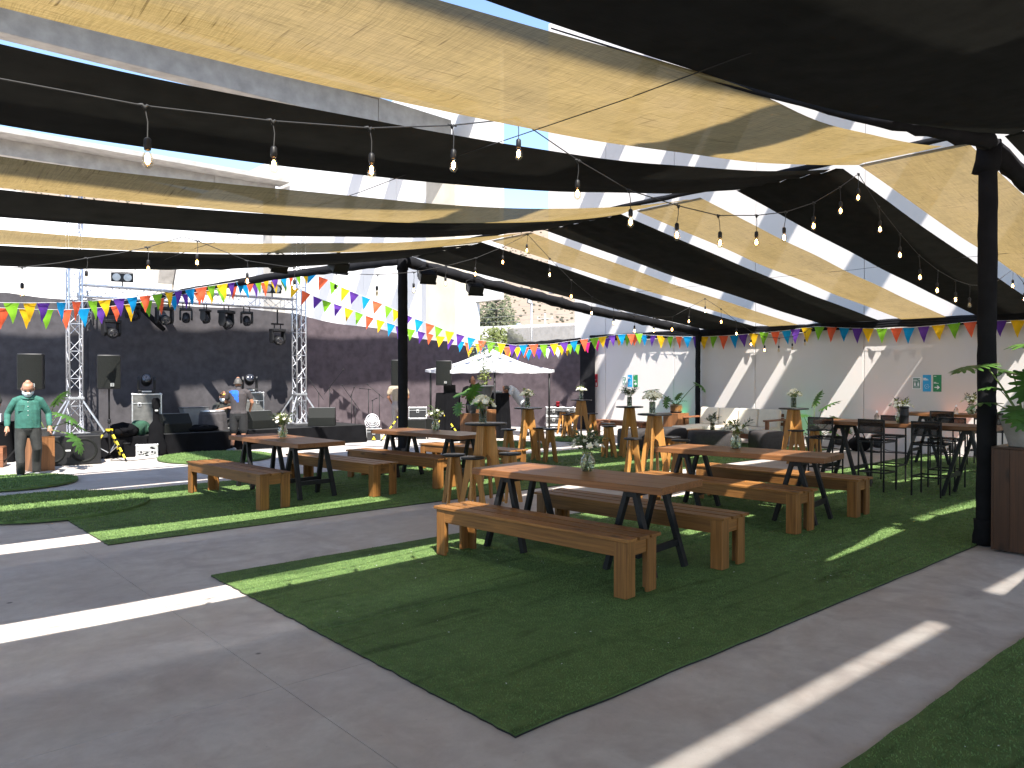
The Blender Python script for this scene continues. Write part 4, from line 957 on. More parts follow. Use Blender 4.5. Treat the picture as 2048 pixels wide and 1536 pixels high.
t = thing('sign', 'narrow red sign with white pictograms near the dark corner', 'sign', (WX-.005, 16.62, 1.58)); MB().box((0, 0, 0), (.006, .19, .40)).build('face', SIGNR, t)
m_ = MB(); 
for y0, z0, w_, h_ in [(-.045, -.12, .05, .10), (.045, -.12, .05, .10), (-.05, .17, .06, .02), (-.02, .03, .11, .014), (-.03, .005, .09, .012)]: m_.box((-.004, -y0, z0), (.002, w_, h_))
m_.build('pictograms', SIGNW, t)

# ------------------------------------------------------------------ black curtains
def drape(label, P0, P1, z0, t0, t1, mat, seed, amp=.05, name='backdrop_curtain'):
    P0, P1 = Vector((*P0, 0)), Vector((*P1, 0)); d = P1-P0; L = d.length; n = Vector((-d.y, d.x, 0)).normalized(); nu = int(L*14)
    def fn(u, v):
        z = z0+(t0+(t1-t0)*u-z0)*v; f = amp*(.6*math.sin(u*L*2.6+seed+1.5*noise.noise(Vector((u*L*.4, seed, 0))))+.7*noise.noise(Vector((u*L*1.7, v*.8, seed))))*(1.1-.7*v)
        top = (-.05*abs(math.sin(u*L*1.2+seed))+.05*noise.noise(Vector((u*L*.6, seed, 8))))*v
        return tuple(P0+d*u+n*f+Vector((0, 0, z+top)))
    tag(MB().grid(nu, 10, fn).build(name, mat, smooth=True), label, 'curtain', 'black curtains around the yard')
drape('black backdrop curtain behind the left truss tower', (-1.5, 20.3), (4.6, 20.2), .02, 3.52, 3.55, DRAPE, 1)
drape('black backdrop curtain behind the middle of the stage', (4.5, 20.1), (9.75, 20.0), .02, 3.58, 3.5, DRAPE, 2, .07)
drape('faded dark curtain from the stage to behind the canopy', (9.6, 20.15), (15.0, 20.0), .02, 3.47, 2.82, DRAPE2, 3, .05)
drape('faded dark curtain in the far corner left of the opening', (14.9, 20.1), (17.2, 19.9), .02, 2.78, 2.68, DRAPE2, 4)
drape('faded dark curtain closing the opening behind the canopy', (17.1, 20.0), (17.95, 16.85), .02, 2.68, 2.85, DRAPE2, 5, .05)
drape('dark curtain edge wrapping the corner of the white wall', (17.9, 17.0), (18.05, 16.5), .02, 2.85, 2.85, WRAP, 6, .03)
tag(MB().tube([(6.7, 20.25, 0), (6.7, 20.25, 3.4)], .03, 8).build('curtain_pole', ALU, smooth=True), 'bare metal pole standing at the gap in the stage backdrop', 'pole')

# ------------------------------------------------------------------ stage, trusses, lights
SZ = .45
sg = thing('stage', 'low black stage platform with a hanging black skirt', 'stage', (0, 0, 0))
for i in range(4):
    for j in range(2): MB().box((3.1+1.83*(i+.5), 17.65+1.05*(j+.5), SZ-.03), (1.826, 1.046, .06)).build('deck_panel', plain('stage_deck', (.016, .016, .016), .6) if i+j == 0 else bpy.data.materials['stage_deck'], sg, bevel=.004)
def skirt(u, v):
    f = .03*math.sin(u*95)+.02*math.sin(u*41+1); pts = [(3.1, 19.7), (3.1, 17.6), (10.42, 17.6), (10.42, 19.7)]; Ls = [2.1, 7.32, 2.1]; s = u*sum(Ls)
    for a, b, l in zip(pts, pts[1:], Ls):
        if s <= l+1e-6: q = s/l; d = ((b[0]-a[0])/l, (b[1]-a[1])/l); return (a[0]+(b[0]-a[0])*q+d[1]*(f+.03)*(1.3-v), a[1]+(b[1]-a[1])*q-d[0]*(f+.03)*(1.3-v), .01+(SZ-.02)*v)
        s -= l
    return (10.42, 19.7, .01+(SZ-.02)*v)
MB().grid(260, 3, skirt).build('skirt', BLACKCLOTH, sg, True)
def truss(label, a, b, w=.26, bay=.30, cat='truss', base=False):
    a, b = Vector(a), Vector(b); d = (b-a); L = d.length; d.normalize(); t = thing('truss', label, cat, a, 0, 'aluminium box trusses')
    x = d.cross(Vector((0, 1, 0))); x = x.normalized() if x.length > .1 else Vector((1, 0, 0)); y = d.cross(x); h = w/2
    cs = [x*i*h+y*j*h for i, j in ((-1, -1), (1, -1), (1, 1), (-1, 1))]
    cm = {}
    for c in cs: MB().tube([c, c+d*L], .021, 8).build('chord', ALU, t, True)
    n = int(L/bay); bay = L/n
    for i in range(n):
        for k in range(4):
            p, q = cs[k], cs[(k+1) % 4]
            if i % 2: p, q = q, p
            key = (k, i % 2)
            if key not in cm: cm[key] = MB().tube([p, q+d*bay], .009, 5, False).mesh('brace', ALU, True)
            link('brace', cm[key], t, loc=d*(i*bay))
            if i % 2 == 0:
                if ('r', k) not in cm: cm[('r', k)] = MB().tube([cs[k], cs[(k+1) % 4]], .009, 5, False).mesh('rung', ALU, True)
                link('rung', cm[('r', k)], t, loc=d*(i*bay))
    if base:
        MB().box((0, 0, .01), (.5, .5, .02)).build('base_plate', ALU, t, bevel=.002)
        for i, j in ((-1, -1), (1, -1), (1, 1), (-1, 1)):
            MB().bar((i*.12, j*.12, .75), (i*.50, j*.42, .02), .032, .032).build('outrigger', ALU, t)
        MB().box((0, 0, .78), (.31, .31, .05)).build('collar', ALU, t, bevel=.003)
    return t
truss('left truss tower standing on the stage behind the speaker stand', (4.02, 19.2, SZ), (4.02, 19.2, 5.9), base=True)
truss('right truss tower with taped outriggers behind the floor monitors', (9.35, 19.2, SZ), (9.35, 19.2, 5.9), base=True)
truss('horizontal truss carrying stage lights between the towers', (4.15, 19.2, 3.62), (9.22, 19.2, 3.62), .26, .32)
truss('short truss running back from the left tower', (4.25, 19.35, 3.55), (4.45, 20.0, 2.95), .2, .3)
def moving_head(label, loc, hang=True, tilt=.5, pan=0, drop=0, s=1.0):
    t = thing('moving_head', label, 'stage light', loc, pan, 'moving head stage lights'); sg_ = -1 if hang else 1
    f = lambda z: sg_*z*s
    if hang:
        for x in (-.09, .09): MB().tube([(x*s, 0, .13), (x*s, 0, .0)], .014, 6).build('clamp', BLACKMETAL, t)
        if drop: MB().tube([(0, 0, drop), (0, 0, .12)], .02, 6).build('drop_bar', BLACKMETAL, t); MB().box((0, 0, .125), (.34, .05, .04)).build('yoke_bar', BLACKMETAL, t)
    z0, z1 = sorted((f(0), f(.075))); MB().box((0, 0, (z0+z1)/2), (.36*s, .26*s, .075*s)).build('base', BLACKPLASTIC, t, bevel=.015)
    if not hang: MB().box((0, -.131*s, .04*s), (.20*s, .004, .03*s)).build('display', FROST, t)
    for sx in (-1, 1):
        pz = [(-.08, f(.075)), (.08, f(.075)), (.095, f(.30)), (.05, f(.38)), (-.05, f(.38)), (-.095, f(.30))]
        MB().prism([(p_*s if True else p_, q_) for p_, q_ in pz], .05*s, Matrix.Translation((sx*.165*s, 0, 0)) @ Matrix.Rotation(PI/2, 4, 'Z') @ Matrix.Rotation(PI/2, 4, 'X')).build('yoke_arm', BLACKPLASTIC, t, bevel=.008)
    M = Matrix.Rotation(tilt, 3, 'X'); c = Vector((0, 0, f(.29)))
    h = MB().lathe([(0, -.15), (.07, -.15), (.105, -.11), (.115, 0), (.12, .10), (.105, .14), (.095, .145)], 18); h.v = [tuple(M @ Vector((v[0]*s, v[1]*s, v[2]*s))+c) for v in h.v]; hd = h.build('head', BLACKPLASTIC, t, True)
    h = MB().lathe([(0, .150), (.03, .162), (.06, .158), (.088, .146)], 18, cap=False); h.v = [tuple(M @ Vector((v[0]*s, v[1]*s, v[2]*s))+c) for v in h.v]; h.build('lens', LENS, hd, True)
    return t
for x, lab, ti, pa, s in [(5.22, 'moving head light hanging on the truss, first from the left tower', 2.5, .3, .82), (5.92, 'large moving head light hanging second from the left, lens to the camera', 1.9, 0, 1.02), (6.42, 'small moving head light hanging beside the large one', 2.6, -.4, .78),
                          (6.88, 'moving head light hanging in the middle of the truss', 2.8, .8, .78), (7.40, 'large moving head light hanging right of the middle', 2.5, .6, 1.05), (7.92, 'moving head light hanging rightmost directly on the truss', 2.6, -.2, .8)]:
    moving_head(lab, (x, 19.2, 3.36), True, ti, pa, 0, s)
moving_head('moving head light on a drop bar beside the left tower', (4.75, 19.15, 3.0), True, 1.9, .2, .45)
moving_head('moving head light on a drop bar beside the right tower', (8.72, 19.15, 2.95), True, 1.9, .1, .5)
def blinder(label, loc, rz):
    t = thing('blinder_light', label, 'stage light', loc, rz, 'twin blinder lights'); MB().box((0, 0, .22), (.46, .10, .2)).build('housing', BLACKPLASTIC, t, bevel=.012)
    for s in (-1, 1):
        q = MB().lathe([(0, 0), (.05, .008), (.085, 0)], 18, cap=False); q.v = [(v[0]+s*.115, -.052-v[2], v[1]+.22) for v in q.v]; q.build('lamp', FROST, t, True)
    MB().bar((0, 0, .0), (0, 0, .12), .03, .03).build('stand', BLACKMETAL, t); MB().tube([(-.25, 0, .22), (-.25, 0, .34), (.25, 0, .34), (.25, 0, .22)], .012, 6).build('yoke', BLACKMETAL, t)
blinder('twin lamp blinder on top of the truss near the left tower', (5.0, 19.2, 3.76), -.3); blinder('twin lamp blinder on top of the truss near the right tower', (8.6, 19.2, 3.76), -.2)
def wash_light(label, loc, rz):
    t = thing('wash_light', label, 'stage light', loc, rz, 'wash lights under the tent beam'); t.scale = (.92, .92, .92); M = Matrix.Rotation(.5, 3, 'X')
    MB().box((0, 0, -.25), (.36, .24, .18), M).build('housing', BLACKPLASTIC, t, bevel=.01)
    for k in range(5): MB().box(tuple(M @ Vector((0, -.10+.05*k, .10))+Vector((0, 0, -.25))), (.34, .012, .03), M).build('fin', BLACKMETAL, t)
    MB().box(tuple(M @ Vector((0, -.12, -.10))+Vector((0, 0, -.25))), (.38, .02, .05), M).build('barn_door', BLACKMETAL, t)
    MB().tube([(-.22, 0, -.26), (-.22, 0, -.08), (-.1, 0, -.02), (.1, 0, -.02), (.22, 0, -.08), (.22, 0, -.26)], .012, 6).build('yoke', BLACKMETAL, t); MB().box((0, 0, 0.0), (.05, .06, .10)).build('clamp', BLACKMETAL, t)
wash_light('black wash light under the sagging beam, left of two', (5.9, 12.95, 3.92), .2); wash_light('black wash light under the sagging beam, right of two', (7.1, 12.95, 4.0), .15)
wash_light('black wash light under the sloping beam just right of the middle column', (9.15, 13.0, 3.98), -.3); wash_light('black wash light under the sloping beam farther right', (10.4, 13.0, 3.83), -.3)

# speakers on stands, subs, monitors
TAPEB = plain('hazard_tape', (.75, .6, .05), .5)
def speaker_stand(label, loc, h, rz, tape):
    t = thing('speaker_stand', label, 'speaker stand', loc, rz, 'tripod speaker stands')
    MB().tube([(0, 0, .12), (0, 0, .80)], .021, 10).build('lower_tube', BLACKMETAL, t, True); MB().tube([(0, 0, .78), (0, 0, h)], .016, 10).build('upper_tube', BLACKMETAL, t, True)
    MB().lathe([(.03, .76), (.033, .77), (.033, .83), (.028, .84)], 12).build('clamp_collar', BLACKPLASTIC, t, True); MB().box((0, 0, .62), (.11, .09, .045)).build('leg_collar', TAPE_Y if tape else BLACKPLASTIC, t, bevel=.006)
    for k in range(3):
        a = rz*0+2*PI*k/3+.5; c, s = math.cos(a), math.sin(a)
        MB().bar((c*.04, s*.04, .62), (c*.52, s*.52, .015), .022, .028).build('leg', BLACKMETAL, t); MB().bar((c*.02, s*.02, .16), (c*.27, s*.27, .32), .014, .016).build('brace', ALU, t)
        MB().sphere((c*.525, s*.525, .018), .02, 8, 5).build('foot', BLACKPLASTIC, t)
        if tape:
            for q in range(4):
                u0, u1 = .16+q*.21, .29+q*.21; P = lambda u: Vector((c*(.04+.48*u), s*(.04+.48*u), .62-.605*u)); MB().bar(P(u0), P(u1), .026, .032).build('tape_band', TAPEB, t)
def ev_badge(t, x, y, z):
    MB().box((x, y, z), (.062, .004, .062)).build('badge', BLACKPLASTIC, t); k = MB(); yy = y-.004
    for dx, dz, w_, h_ in ((0, .028, .062, .005), (0, -.028, .062, .005), (-.029, 0, .005, .062), (.029, 0, .005, .062), (-.019, 0, .005, .034), (-.010, .015, .018, .005), (-.010, 0, .014, .005), (-.010, -.015, .018, .005)): k.box((x+dx, yy, z+dz), (w_, .003, h_))
    k.bar((x+.006, yy, z+.017), (x+.014, yy, z-.016), .005, .003); k.bar((x+.014, yy, z-.016), (x+.022, yy, z+.017), .005, .003); k.build('badge_letters', FROST, t)
def speaker(label, loc, rz):
    t = thing('loudspeaker', label, 'loudspeaker', loc, rz, 'black loudspeakers on stands')
    pts = []
    for i in range(13): a = -1+2*i/12; pts.append((a*.215, -.19-.03*(1-a*a)))
    pts += [(.215, 0.02), (.12, .19), (-.12, .19), (-.215, .02)]
    q = MB().prism(pts, .69, Matrix.Translation((0, 0, .345))); q.build('cabinet', BLACKPLASTIC, t, bevel=.02)
    MB().grid(12, 2, lambda u, v: ((2*u-1)*.20, -.224-.03*(1-(2*u-1)**2)+.03, .03+.63*v)).build('grille', GRILLE, t, True)
    ev_badge(t, .06, -.252, .085)
CAMA = math.atan2(-1, 0)
for x, y, rz, lab, tp in [(2.87, 17.2, -.35, 'behind the head of the man in green', False), (4.22, 17.2, -.25, 'left of the tall flight case', True), (11.3, 17.35, -.55, 'partly hidden by the middle column', True), (12.75, 17.3, -.75, 'at the left side of the white canopy', True)]:
    speaker_stand('tripod speaker stand %s' % lab, (x, y, 0), 1.47, .4, tp); speaker('black loudspeaker %s' % lab, (x, y, 1.46), rz)
sb = thing('subwoofer', 'wide black double subwoofer on the ground behind the man in green', 'subwoofer', (3.42, 17.0, .0), -.15)
MB().box((0, 0, .29), (1.12, .6, .56)).build('cabinet', BLACKPLASTIC, sb, bevel=.015)
for s in (-1, 1):
    q = MB().lathe([(.235, .0), (.22, .012), (.2, .004), (.09, -.05), (.08, -.03), (0, -.02)], 24, cap=False); q.v = [(v[0]+s*.27, -.303-v[2], v[1]+.28) for v in q.v]; q.build('cone', GRILLE, sb, True)
MB().box((0, -.305, .29), (.09, .006, .03)).build('badge', FROST, sb)
for k in range(2): MB().box((-.55+1.1*k, 0, .01), (.04, .5, .02)).build('skid', BLACKPLASTIC, sb)
def wedge(label, loc, rz, s=1.0, roll=0):
    t = thing('floor_monitor', label, 'floor monitor', loc, rz, 'wedge floor monitors'); w = .62*s
    q = MB().prism([(-.24*s, 0), (.24*s, 0), (.24*s, .20*s), (.06*s, .42*s), (-.08*s, .42*s), (-.24*s, .10*s)], w, Matrix.Rotation(PI/2, 4, 'Z') @ Matrix.Rotation(PI/2, 4, 'X'))
    q.build('cabinet', GREY if False else GRILLE, t, bevel=.012)
    MB().box((0, -.0, .423*s), (w*.96, .13*s, .006)).build('top_panel', GREY, t)
    for sx in (-1, 1): MB().box((sx*(w/2+.003), .05, .2*s), (.006, .12*s, .05*s)).build('handle', BLACKPLASTIC, t)
wedge('floor monitor beside the black guitar bag', (5.78, 18.1, SZ), PI+.1); wedge('floor monitor right of the man in shorts', (7.78, 18.15, SZ), PI+.15); wedge('floor monitor before the right truss tower', (9.42, 18.05, SZ), PI-.55, 1.08)
wedge('small floor monitor half hidden behind the vase', (8.15, 18.2, SZ), PI, .7)
tp = thing('tilted_monitor', 'grey speaker box tipped back beside the covered drum case', 'floor monitor', (6.35, 18.5, SZ))
q = MB().prism([(-.14, 0), (.14, 0), (.30, .52), (-.30, .52)], .34, Matrix.Rotation(PI/2, 4, 'X') @ Matrix.Translation((0, .02, 0))); q.build('cabinet', GREY, tp, bevel=.01); MB().box((0, .0, .53), (.62, .36, .012)).build('rim', BLACKPLASTIC, tp)
# flight cases
def flight_case(label, loc, d, rz, panelm=CASEPANEL, latches=2, group='metal edged flight cases', lid=.75):
    t = thing('flight_case', label, 'flight case', loc, rz, group); x, y, z = d; e = .022
    MB().box((0, 0, z/2), (x-.012, y-.012, z-.012)).build('shell', panelm, t)
    for a in (-1, 1):
        for b in (-1, 1):
            MB().box((a*(x/2-e/2), b*(y/2-e/2), z/2), (e, e, z-.001)).build('edge', CHROME, t, bevel=.003)
            MB().box((0, a*(y/2-e/2), z/2+b*(z/2-e/2)), (x-2*e, e, e)).build('edge', CHROME, t, bevel=.003)
            MB().box((a*(x/2-e/2), 0, z/2+b*(z/2-e/2)), (e, y-2*e, e)).build('edge', CHROME, t, bevel=.003)
            for c in (0, 1): MB().sphere((a*(x/2-.012), b*(y/2-.012), .012 if c == 0 else z-.012), .026, 8, 5).build('corner', CHROME, t, True)
    MB().box((0, -y/2-.001, z*lid), (x-2*e, .012, .016)).build('lid_strip', CHROME, t)
    for k in range(latches):
        lx = (k-(latches-1)/2)*x*.5; MB().box((lx, -y/2-.004, z*lid-.03), (.075, .012, .085)).build('latch', CHROME, t, bevel=.004); MB().box((lx, -y/2-.011, z*lid-.03), (.04, .006, .05)).build('latch_cup', CASEBLACK, t)
    return t
flight_case('tall flight case on the stage under the left moving head', (5.47, 19.05, SZ), (.62, .55, .86), -.25); moving_head('moving head light standing on the left tall flight case', (5.47, 19.05, SZ+.872), False, 1.15, -.25, 0, 1.02)
flight_case('tall flight case on the stage behind the man in shorts', (7.95, 19.1, SZ), (.62, .55, .86), -.25); moving_head('moving head light standing on the right tall flight case', (7.95, 19.1, SZ+.872), False, 1.1, -.3, 0, 1.02)
flight_case('small flight case under the floor fan', (10.72, 17.75, 0), (.40, .36, .34), -.35, CASEBLACK, 1); 
wt = MB().prism([(-.05, 0), (.05, 0), (0, .09)], .004, Matrix.Translation((10.64, 17.55, .05)) @ Matrix.Rotation(-.35, 4, 'Z') @ Matrix.Rotation(PI/2, 4, 'X')).build('warning_sticker', TAPE_Y); tag(wt, 'yellow triangle sticker on the small case under the fan', 'sticker')
fn_ = thing('floor_fan', 'round white caged fan standing on a small flight case', 'fan', (10.72, 17.75, .352), -.5)
cg = MB()
for r_, o_ in ((.17, 0), (.17, .07), (.12, -.03), (.06, -.04)): cg.tube([(r_*math.cos(2*PI*k/24), o_, .19+r_*math.sin(2*PI*k/24)) for k in range(25)], .006, 5)
for k in range(20): a = 2*PI*k/20; cg.tube([(0, -.045, .19), (.12*math.cos(a), -.03, .19+.12*math.sin(a)), (.17*math.cos(a), 0, .19+.17*math.sin(a)), (.17*math.cos(a), .07, .19+.17*math.sin(a)), (.05*math.cos(a), .09, .19+.05*math.sin(a))], .0028, 4)
cg.build('cage', WHITEPL, fn_)
for k in range(4):
    M = Matrix.Rotation(PI/2*k, 3, 'Y') @ Matrix.Rotation(.5, 3, 'Z'); MB().box(tuple(Matrix.Rotation(PI/2*k, 3, 'Y') @ Vector((.075, .02, 0))+Vector((0, 0, .19))), (.13, .004, .075), M).build('blade', WHITEPL, fn_)
q = MB().lathe([(0, 0), (.045, .0), (.05, .1), (.03, .13), (0, .13)], 14, cap=False); q.v = [(v[0], .03+v[2], .19+v[1]) for v in q.v]; q.build('motor', WHITEPL, fn_, True); MB().tube([(-.19, .03, .19), (-.18, .03, .05), (-.1, .03, .01), (.1, .03, .01), (.18, .03, .05), (.19, .03, .19)], .009, 6).build('stand', WHITEPL, fn_, True)
sc = flight_case('small silver case covered in dark stickers on the ground before the stage', (4.98, 17.33, 0), (.42, .17, .27), -.35, plain('silver_case', (.42, .43, .42), .4, .4), 2, 'metal edged flight cases', .55)
for k in range(13):
    random.seed(k+9); MB().lathe([(0, 0), (random.uniform(.012, .030), 0)], random.choice((4, 6, 10)), cap=False).build('decal', BLACKPLASTIC, sc, loc=(random.uniform(-.17, .17), -.0875, random.uniform(.04, .23)), rot=(PI/2, 0, 0)).scale = (1.3, .7, 1)
gb = thing('guitar_bag', 'tall black guitar bag leaning on the stage front', 'guitar bag', (5.22, 17.5, 0), -.2)
prof = [(.0, .17, .06), (.06, .2, .07), (.22, .21, .075), (.38, .15, .07), (.48, .145, .068), (.6, .16, .065), (.68, .12, .06), (.76, .065, .05), (1.0, .058, .048), (1.06, .085, .05), (1.2, .08, .048), (1.25, .05, .04)]
vs, fs = [], []
for z, rx, ry in prof:
    for k in range(16): a = 2*PI*k/16; vs.append((rx*math.cos(a), ry*math.sin(a)+z*.06, z))
for i in range(len(prof)-1):
    for k in range(16): fs.append((i*16+k, i*16+(k+1) % 16, (i+1)*16+(k+1) % 16, (i+1)*16+k))
fs += [tuple(range(15, -1, -1)), tuple((len(prof)-1)*16+k for k in range(16))]
MB().add(vs, fs).build('bag', BLACKCLOTH, gb, True); MB().box((0, .02, .98), (.06, .004, .03)).build('label_patch', FROST, gb).location = (0, -.055, 0)
def lump(name, label, cat, loc, r, mat, seed):
    q = MB().sphere((0, 0, 0), r, 22, 14); q.v = [tuple(Vector(v)*(1+.22*noise.noise(Vector(v)*7+Vector((seed, 0, 0))))) for v in q.v]; q.v = [(v[0], v[1], max(v[2], -r[2]*.75)+r[2]*.75) for v in q.v]
    t = thing(name, label, cat, loc); q.build('body', mat, t, True); return t
bx = thing('stool_box', 'low black box on the ground carrying bags left of the guitar bag', 'box', (4.68, 17.75, 0), -.2); MB().box((0, 0, .22), (.8, .4, .44)).build('shell', BLACKCLOTH, bx, bevel=.02); MB().box((0, -.2, .3), (.14, .02, .03)).build('handle', BLACKPLASTIC, bx)
t = lump('backpack', 'slumped black backpack on the low box before the stage', 'bag', (4.6, 17.68, .44), (.30, .2, .17), BLACKCLOTH, 1); MB().tube([(-.1, -.15, .2), (-.05, -.22, .12), (.05, -.22, .05)], .02, 6).build('strap', BLACKCLOTH, t, True)
t = lump('green_jacket', 'dark green jacket draped over the gear beside the tall case', 'jacket', (4.98, 17.85, .43), (.22, .2, .2), plain('green_cloth', (.012, .05, .028), .9, var=.4), 2); MB().tube([(.1, -.1, .2), (.2, -.2, .06), (.2, -.24, -.05)], [.06, .05, .04], 8).build('sleeve', bpy.data.materials['green_cloth'], t, True)
t = lump('gear_bag', 'flat black gear bag lying on the stage edge', 'bag', (6.35, 17.95, SZ), (.36, .16, .09), BLACKCLOTH, 3); MB().tube([(-.15, -.1, .1), (0, -.13, .15), (.15, -.1, .1)], .012, 6).build('handle', BLACKPLASTIC, t, True)
dc = thing('drum_case', 'round drum case under a dark cloth on the stage', 'drum case', (6.72, 18.32, SZ)); q = MB().lathe([(.34, 0), (.33, .05), (.31, .36), (.30, .40), (.27, .42), (0, .43)], 40, cap=False)
q.v = [(v[0]*(1+.05*math.sin(9*math.atan2(v[1], v[0]))*(1-v[2]/.5)), v[1]*(1+.05*math.sin(9*math.atan2(v[1], v[0]))*(1-v[2]/.5)), v[2]) for v in q.v]; q.build('cover', plain('dusty_cloth', (.05, .045, .047), .9, var=.3), dc, True)
MB().lathe([(.27, .43), (.275, .44), (.275, .46), (.265, .465), (0, .466)], 30, cap=False).build('drum_rim', CHROME, dc, True)
# microphone stands
def mic_stand(label, x, y, h, a, bl, up, z=0):
    t = thing('microphone_stand', label, 'microphone stand', (x, y, z), 0, 'microphone stands'); MB().tube([(0, 0, .04), (0, 0, h)], .011, 8).build('pole', BLACKMETAL, t, True)
    for k in range(3): q = 2*PI*k/3+a; MB().tube([(0, 0, .10), (.28*math.cos(q), .28*math.sin(q), .012)], .009, 6).build('leg', BLACKMETAL, t)
    c, s = R2(math.cos(a), math.sin(a)*.4); d = Vector((c*math.cos(up), s*math.cos(up), math.sin(up))); p0 = Vector((0, 0, h))-d*bl*.4; p1 = Vector((0, 0, h))+d*bl
    MB().tube([p0, p1], .008, 6).build('boom', BLACKMETAL, t); MB().sphere((0, 0, h), .02, 8, 5).build('clutch', BLACKPLASTIC, t, True); MB().tube([p1, p1+d*.05], [.011, .02], 8).build('clip', BLACKPLASTIC, t, True)
for i, (u_x, y, h, a, bl, up, z, lab) in enumerate([(10.05, 19.45, .80, PI, .55, .95, SZ, 'stage microphone stand with boom to the upper left, leftmost of its group'), (10.35, 19.4, .95, 0, .6, .9, SZ, 'stage microphone stand with boom rising right'), (10.98, 19.1, .95, PI, .6, .95, 0, 'microphone stand with a long boom crossing left'),
        (11.2, 18.75, 1.35, PI, .2, .1, 0, 'straight microphone stand with a short level boom'), (11.12, 18.4, 1.05, 0, .1, .5, 0, 'low microphone stand in front of its group'), (11.55, 18.75, 1.2, PI, .4, .7, 0, 'microphone stand nearest the middle column'), (10.75, 18.9, 1.2, 0, .2, 1.2, 0, 'thin upright microphone stand in the middle of the group')]):
    mic_stand(lab, u_x, y, h, a, bl, up, z)
# low black boxes and a case right of the middle column
for k, (x, y, lab) in enumerate([(12.05, 17.75, 'low black bass box behind the middle column, left one'), (12.62, 18.05, 'low black bass box behind the middle column, right one')]):
    t = thing('bass_box', lab, 'subwoofer', (x, y, 0), -.55); MB().box((0, 0, .27), (.62, .55, .54)).build('cabinet', BLACKPLASTIC, t, bevel=.01); MB().box((0, -.278, .27), (.56, .006, .46)).build('grille', GRILLE, t)
flight_case('small metal edged case standing on the low black bass boxes', (12.2, 17.8, .541), (.50, .35, .31), -.6, CASEBLACK, 1)
flight_case('upright flight case left of the draped console', (13.0, 17.75, 0), (.36, .4, .92), -.6, CASEPANEL, 1, lid=.6)
t3 = [('lowest flight case of the stack right of the canopy', 0), ('middle flight case of the stack right of the canopy', .262), ('top flight case of the stack, carrying a red cup', .524)]
for lab, z in t3: flight_case(lab, (16.35, 16.35, z+.012), (.85, .55, .25), -.72, CASEBLACK, 2, lid=.7)
rc = thing('red_cup', 'red plastic cup standing on the stacked flight cases', 'cup', (16.2, 16.3, .788)); MB().lathe([(0, 0), (.042, 0), (.058, .16), (.062, .162), (.058, .165), (.055, .162), (.040, .006), (0, .006)], 20, cap=False).build('cup', REDCUP, rc, True)
MB().lathe([(.0482, .06), (.0492, .06), (.0505, .075), (.0495, .075)], 20, cap=False).build('ridge', REDCUP, rc, True)

# white canopy and draped consoles
CC = Vector((14.09, 16.91, 0))
def cc(r, f, z=0): x, y = R2(r, f); return (CC.x+x, CC.y+y, z)
cn = thing('canopy', 'white pyramid canopy on four dark poles over the consoles', 'canopy', (0, 0, 0))
poles = [cc(.16, -1.69), cc(1.69, .16), cc(-.16, 1.69), cc(-1.69, -.16)]
for q in poles: MB().tube([q, (q[0], q[1], 1.93)], .028, 8).build('pole', BLACKMETAL, cn, True)
apex = Vector(cc(0, 0, 2.52)); ov = 1.09
def roof(u, v):
    k = u*4; i = int(min(3, k)); w_ = k-i; a = Vector(poles[i]); b = Vector(poles[(i+1) % 4]); e = a.lerp(b, w_); e = CC+(e-CC)*ov; e.z = 1.88-.03*math.sin(PI*w_)+.02
    q = e.lerp(apex, v); q.z -= .10*math.sin(PI*v)*(1-.3*math.sin(PI*w_)); return tuple(q)
MB().grid(48, 8, roof).build('roof_cloth', CANVAS, cn, True)
MB().grid(48, 1, lambda u, v: tuple(Vector(roof(u, 0))+Vector((0, 0, -.075*v-.012*math.sin(u*90)*v)))).build('valance', CANVAS, cn, True)
for q in poles: MB().tube([(q[0], q[1], 1.87), tuple(apex-Vector((0, 0, .12)))], .012, 6).build('rafter', BLACKMETAL, cn, True)
def console(label, r, f, w, rz):
    p_ = cc(r, f); t = thing('draped_console', label, 'console table', p_, rz, 'consoles draped in black cloth'); d = .6; per = 2*(w+d)
    def fn(u, v):
        s = u*per; z = 1.24*v
        for (x, y, dx, dy, l) in ((-w/2, -d/2, 1, 0, w), (w/2, -d/2, 0, 1, d), (w/2, d/2, -1, 0, w), (-w/2, d/2, 0, -1, d)):
            if s <= l+1e-6:
                k = (.025*math.sin(u*per*22)+.012*math.sin(u*per*51))*(1.15-v)+.05*(1-v); return (x+dx*s+dy*k, y+dy*s-dx*k, z)
            s -= l
        return (-w/2, -d/2, z)
    MB().grid(160, 4, fn).build('cloth', BLACKCLOTH, t, True); MB().box((0, 0, 1.235), (w, d, .02)).build('top', BLACKCLOTH, t); return p_
ca = -math.atan2(.6615, .75)
console('left black draped console with a laptop before the dj', -1.18, -.35, .62, ca); pr = console('right black draped console before the bending man', .10, -.45, .86, ca)
lt = thing('laptop', 'open dark laptop on the left console', 'laptop', cc(-1.13, -.3, 1.247), ca); MB().box((0, .0, .01), (.34, .24, .018)).build('keyboard_base', BLACKPLASTIC, lt, bevel=.003); MB().box((0, -.13, .12), (.34, .012, .22), Matrix.Rotation(-.25, 3, 'X').inverted()).build('screen', BLACKPLASTIC, lt, bevel=.003)
mx_ = thing('mixer', 'flat grey mixing desk on the right console', 'mixer', cc(.1, -.4, 1.247), ca); MB().box((0, 0, .025), (.5, .36, .05), Matrix.Rotation(.06, 3, 'X')).build('panel', GREY, mx_, bevel=.004)
for k in range(8): MB().box((-.2+.057*k, -.05+.02*(k % 3), .058), (.018, .03, .016)).build('fader', FROST, mx_)
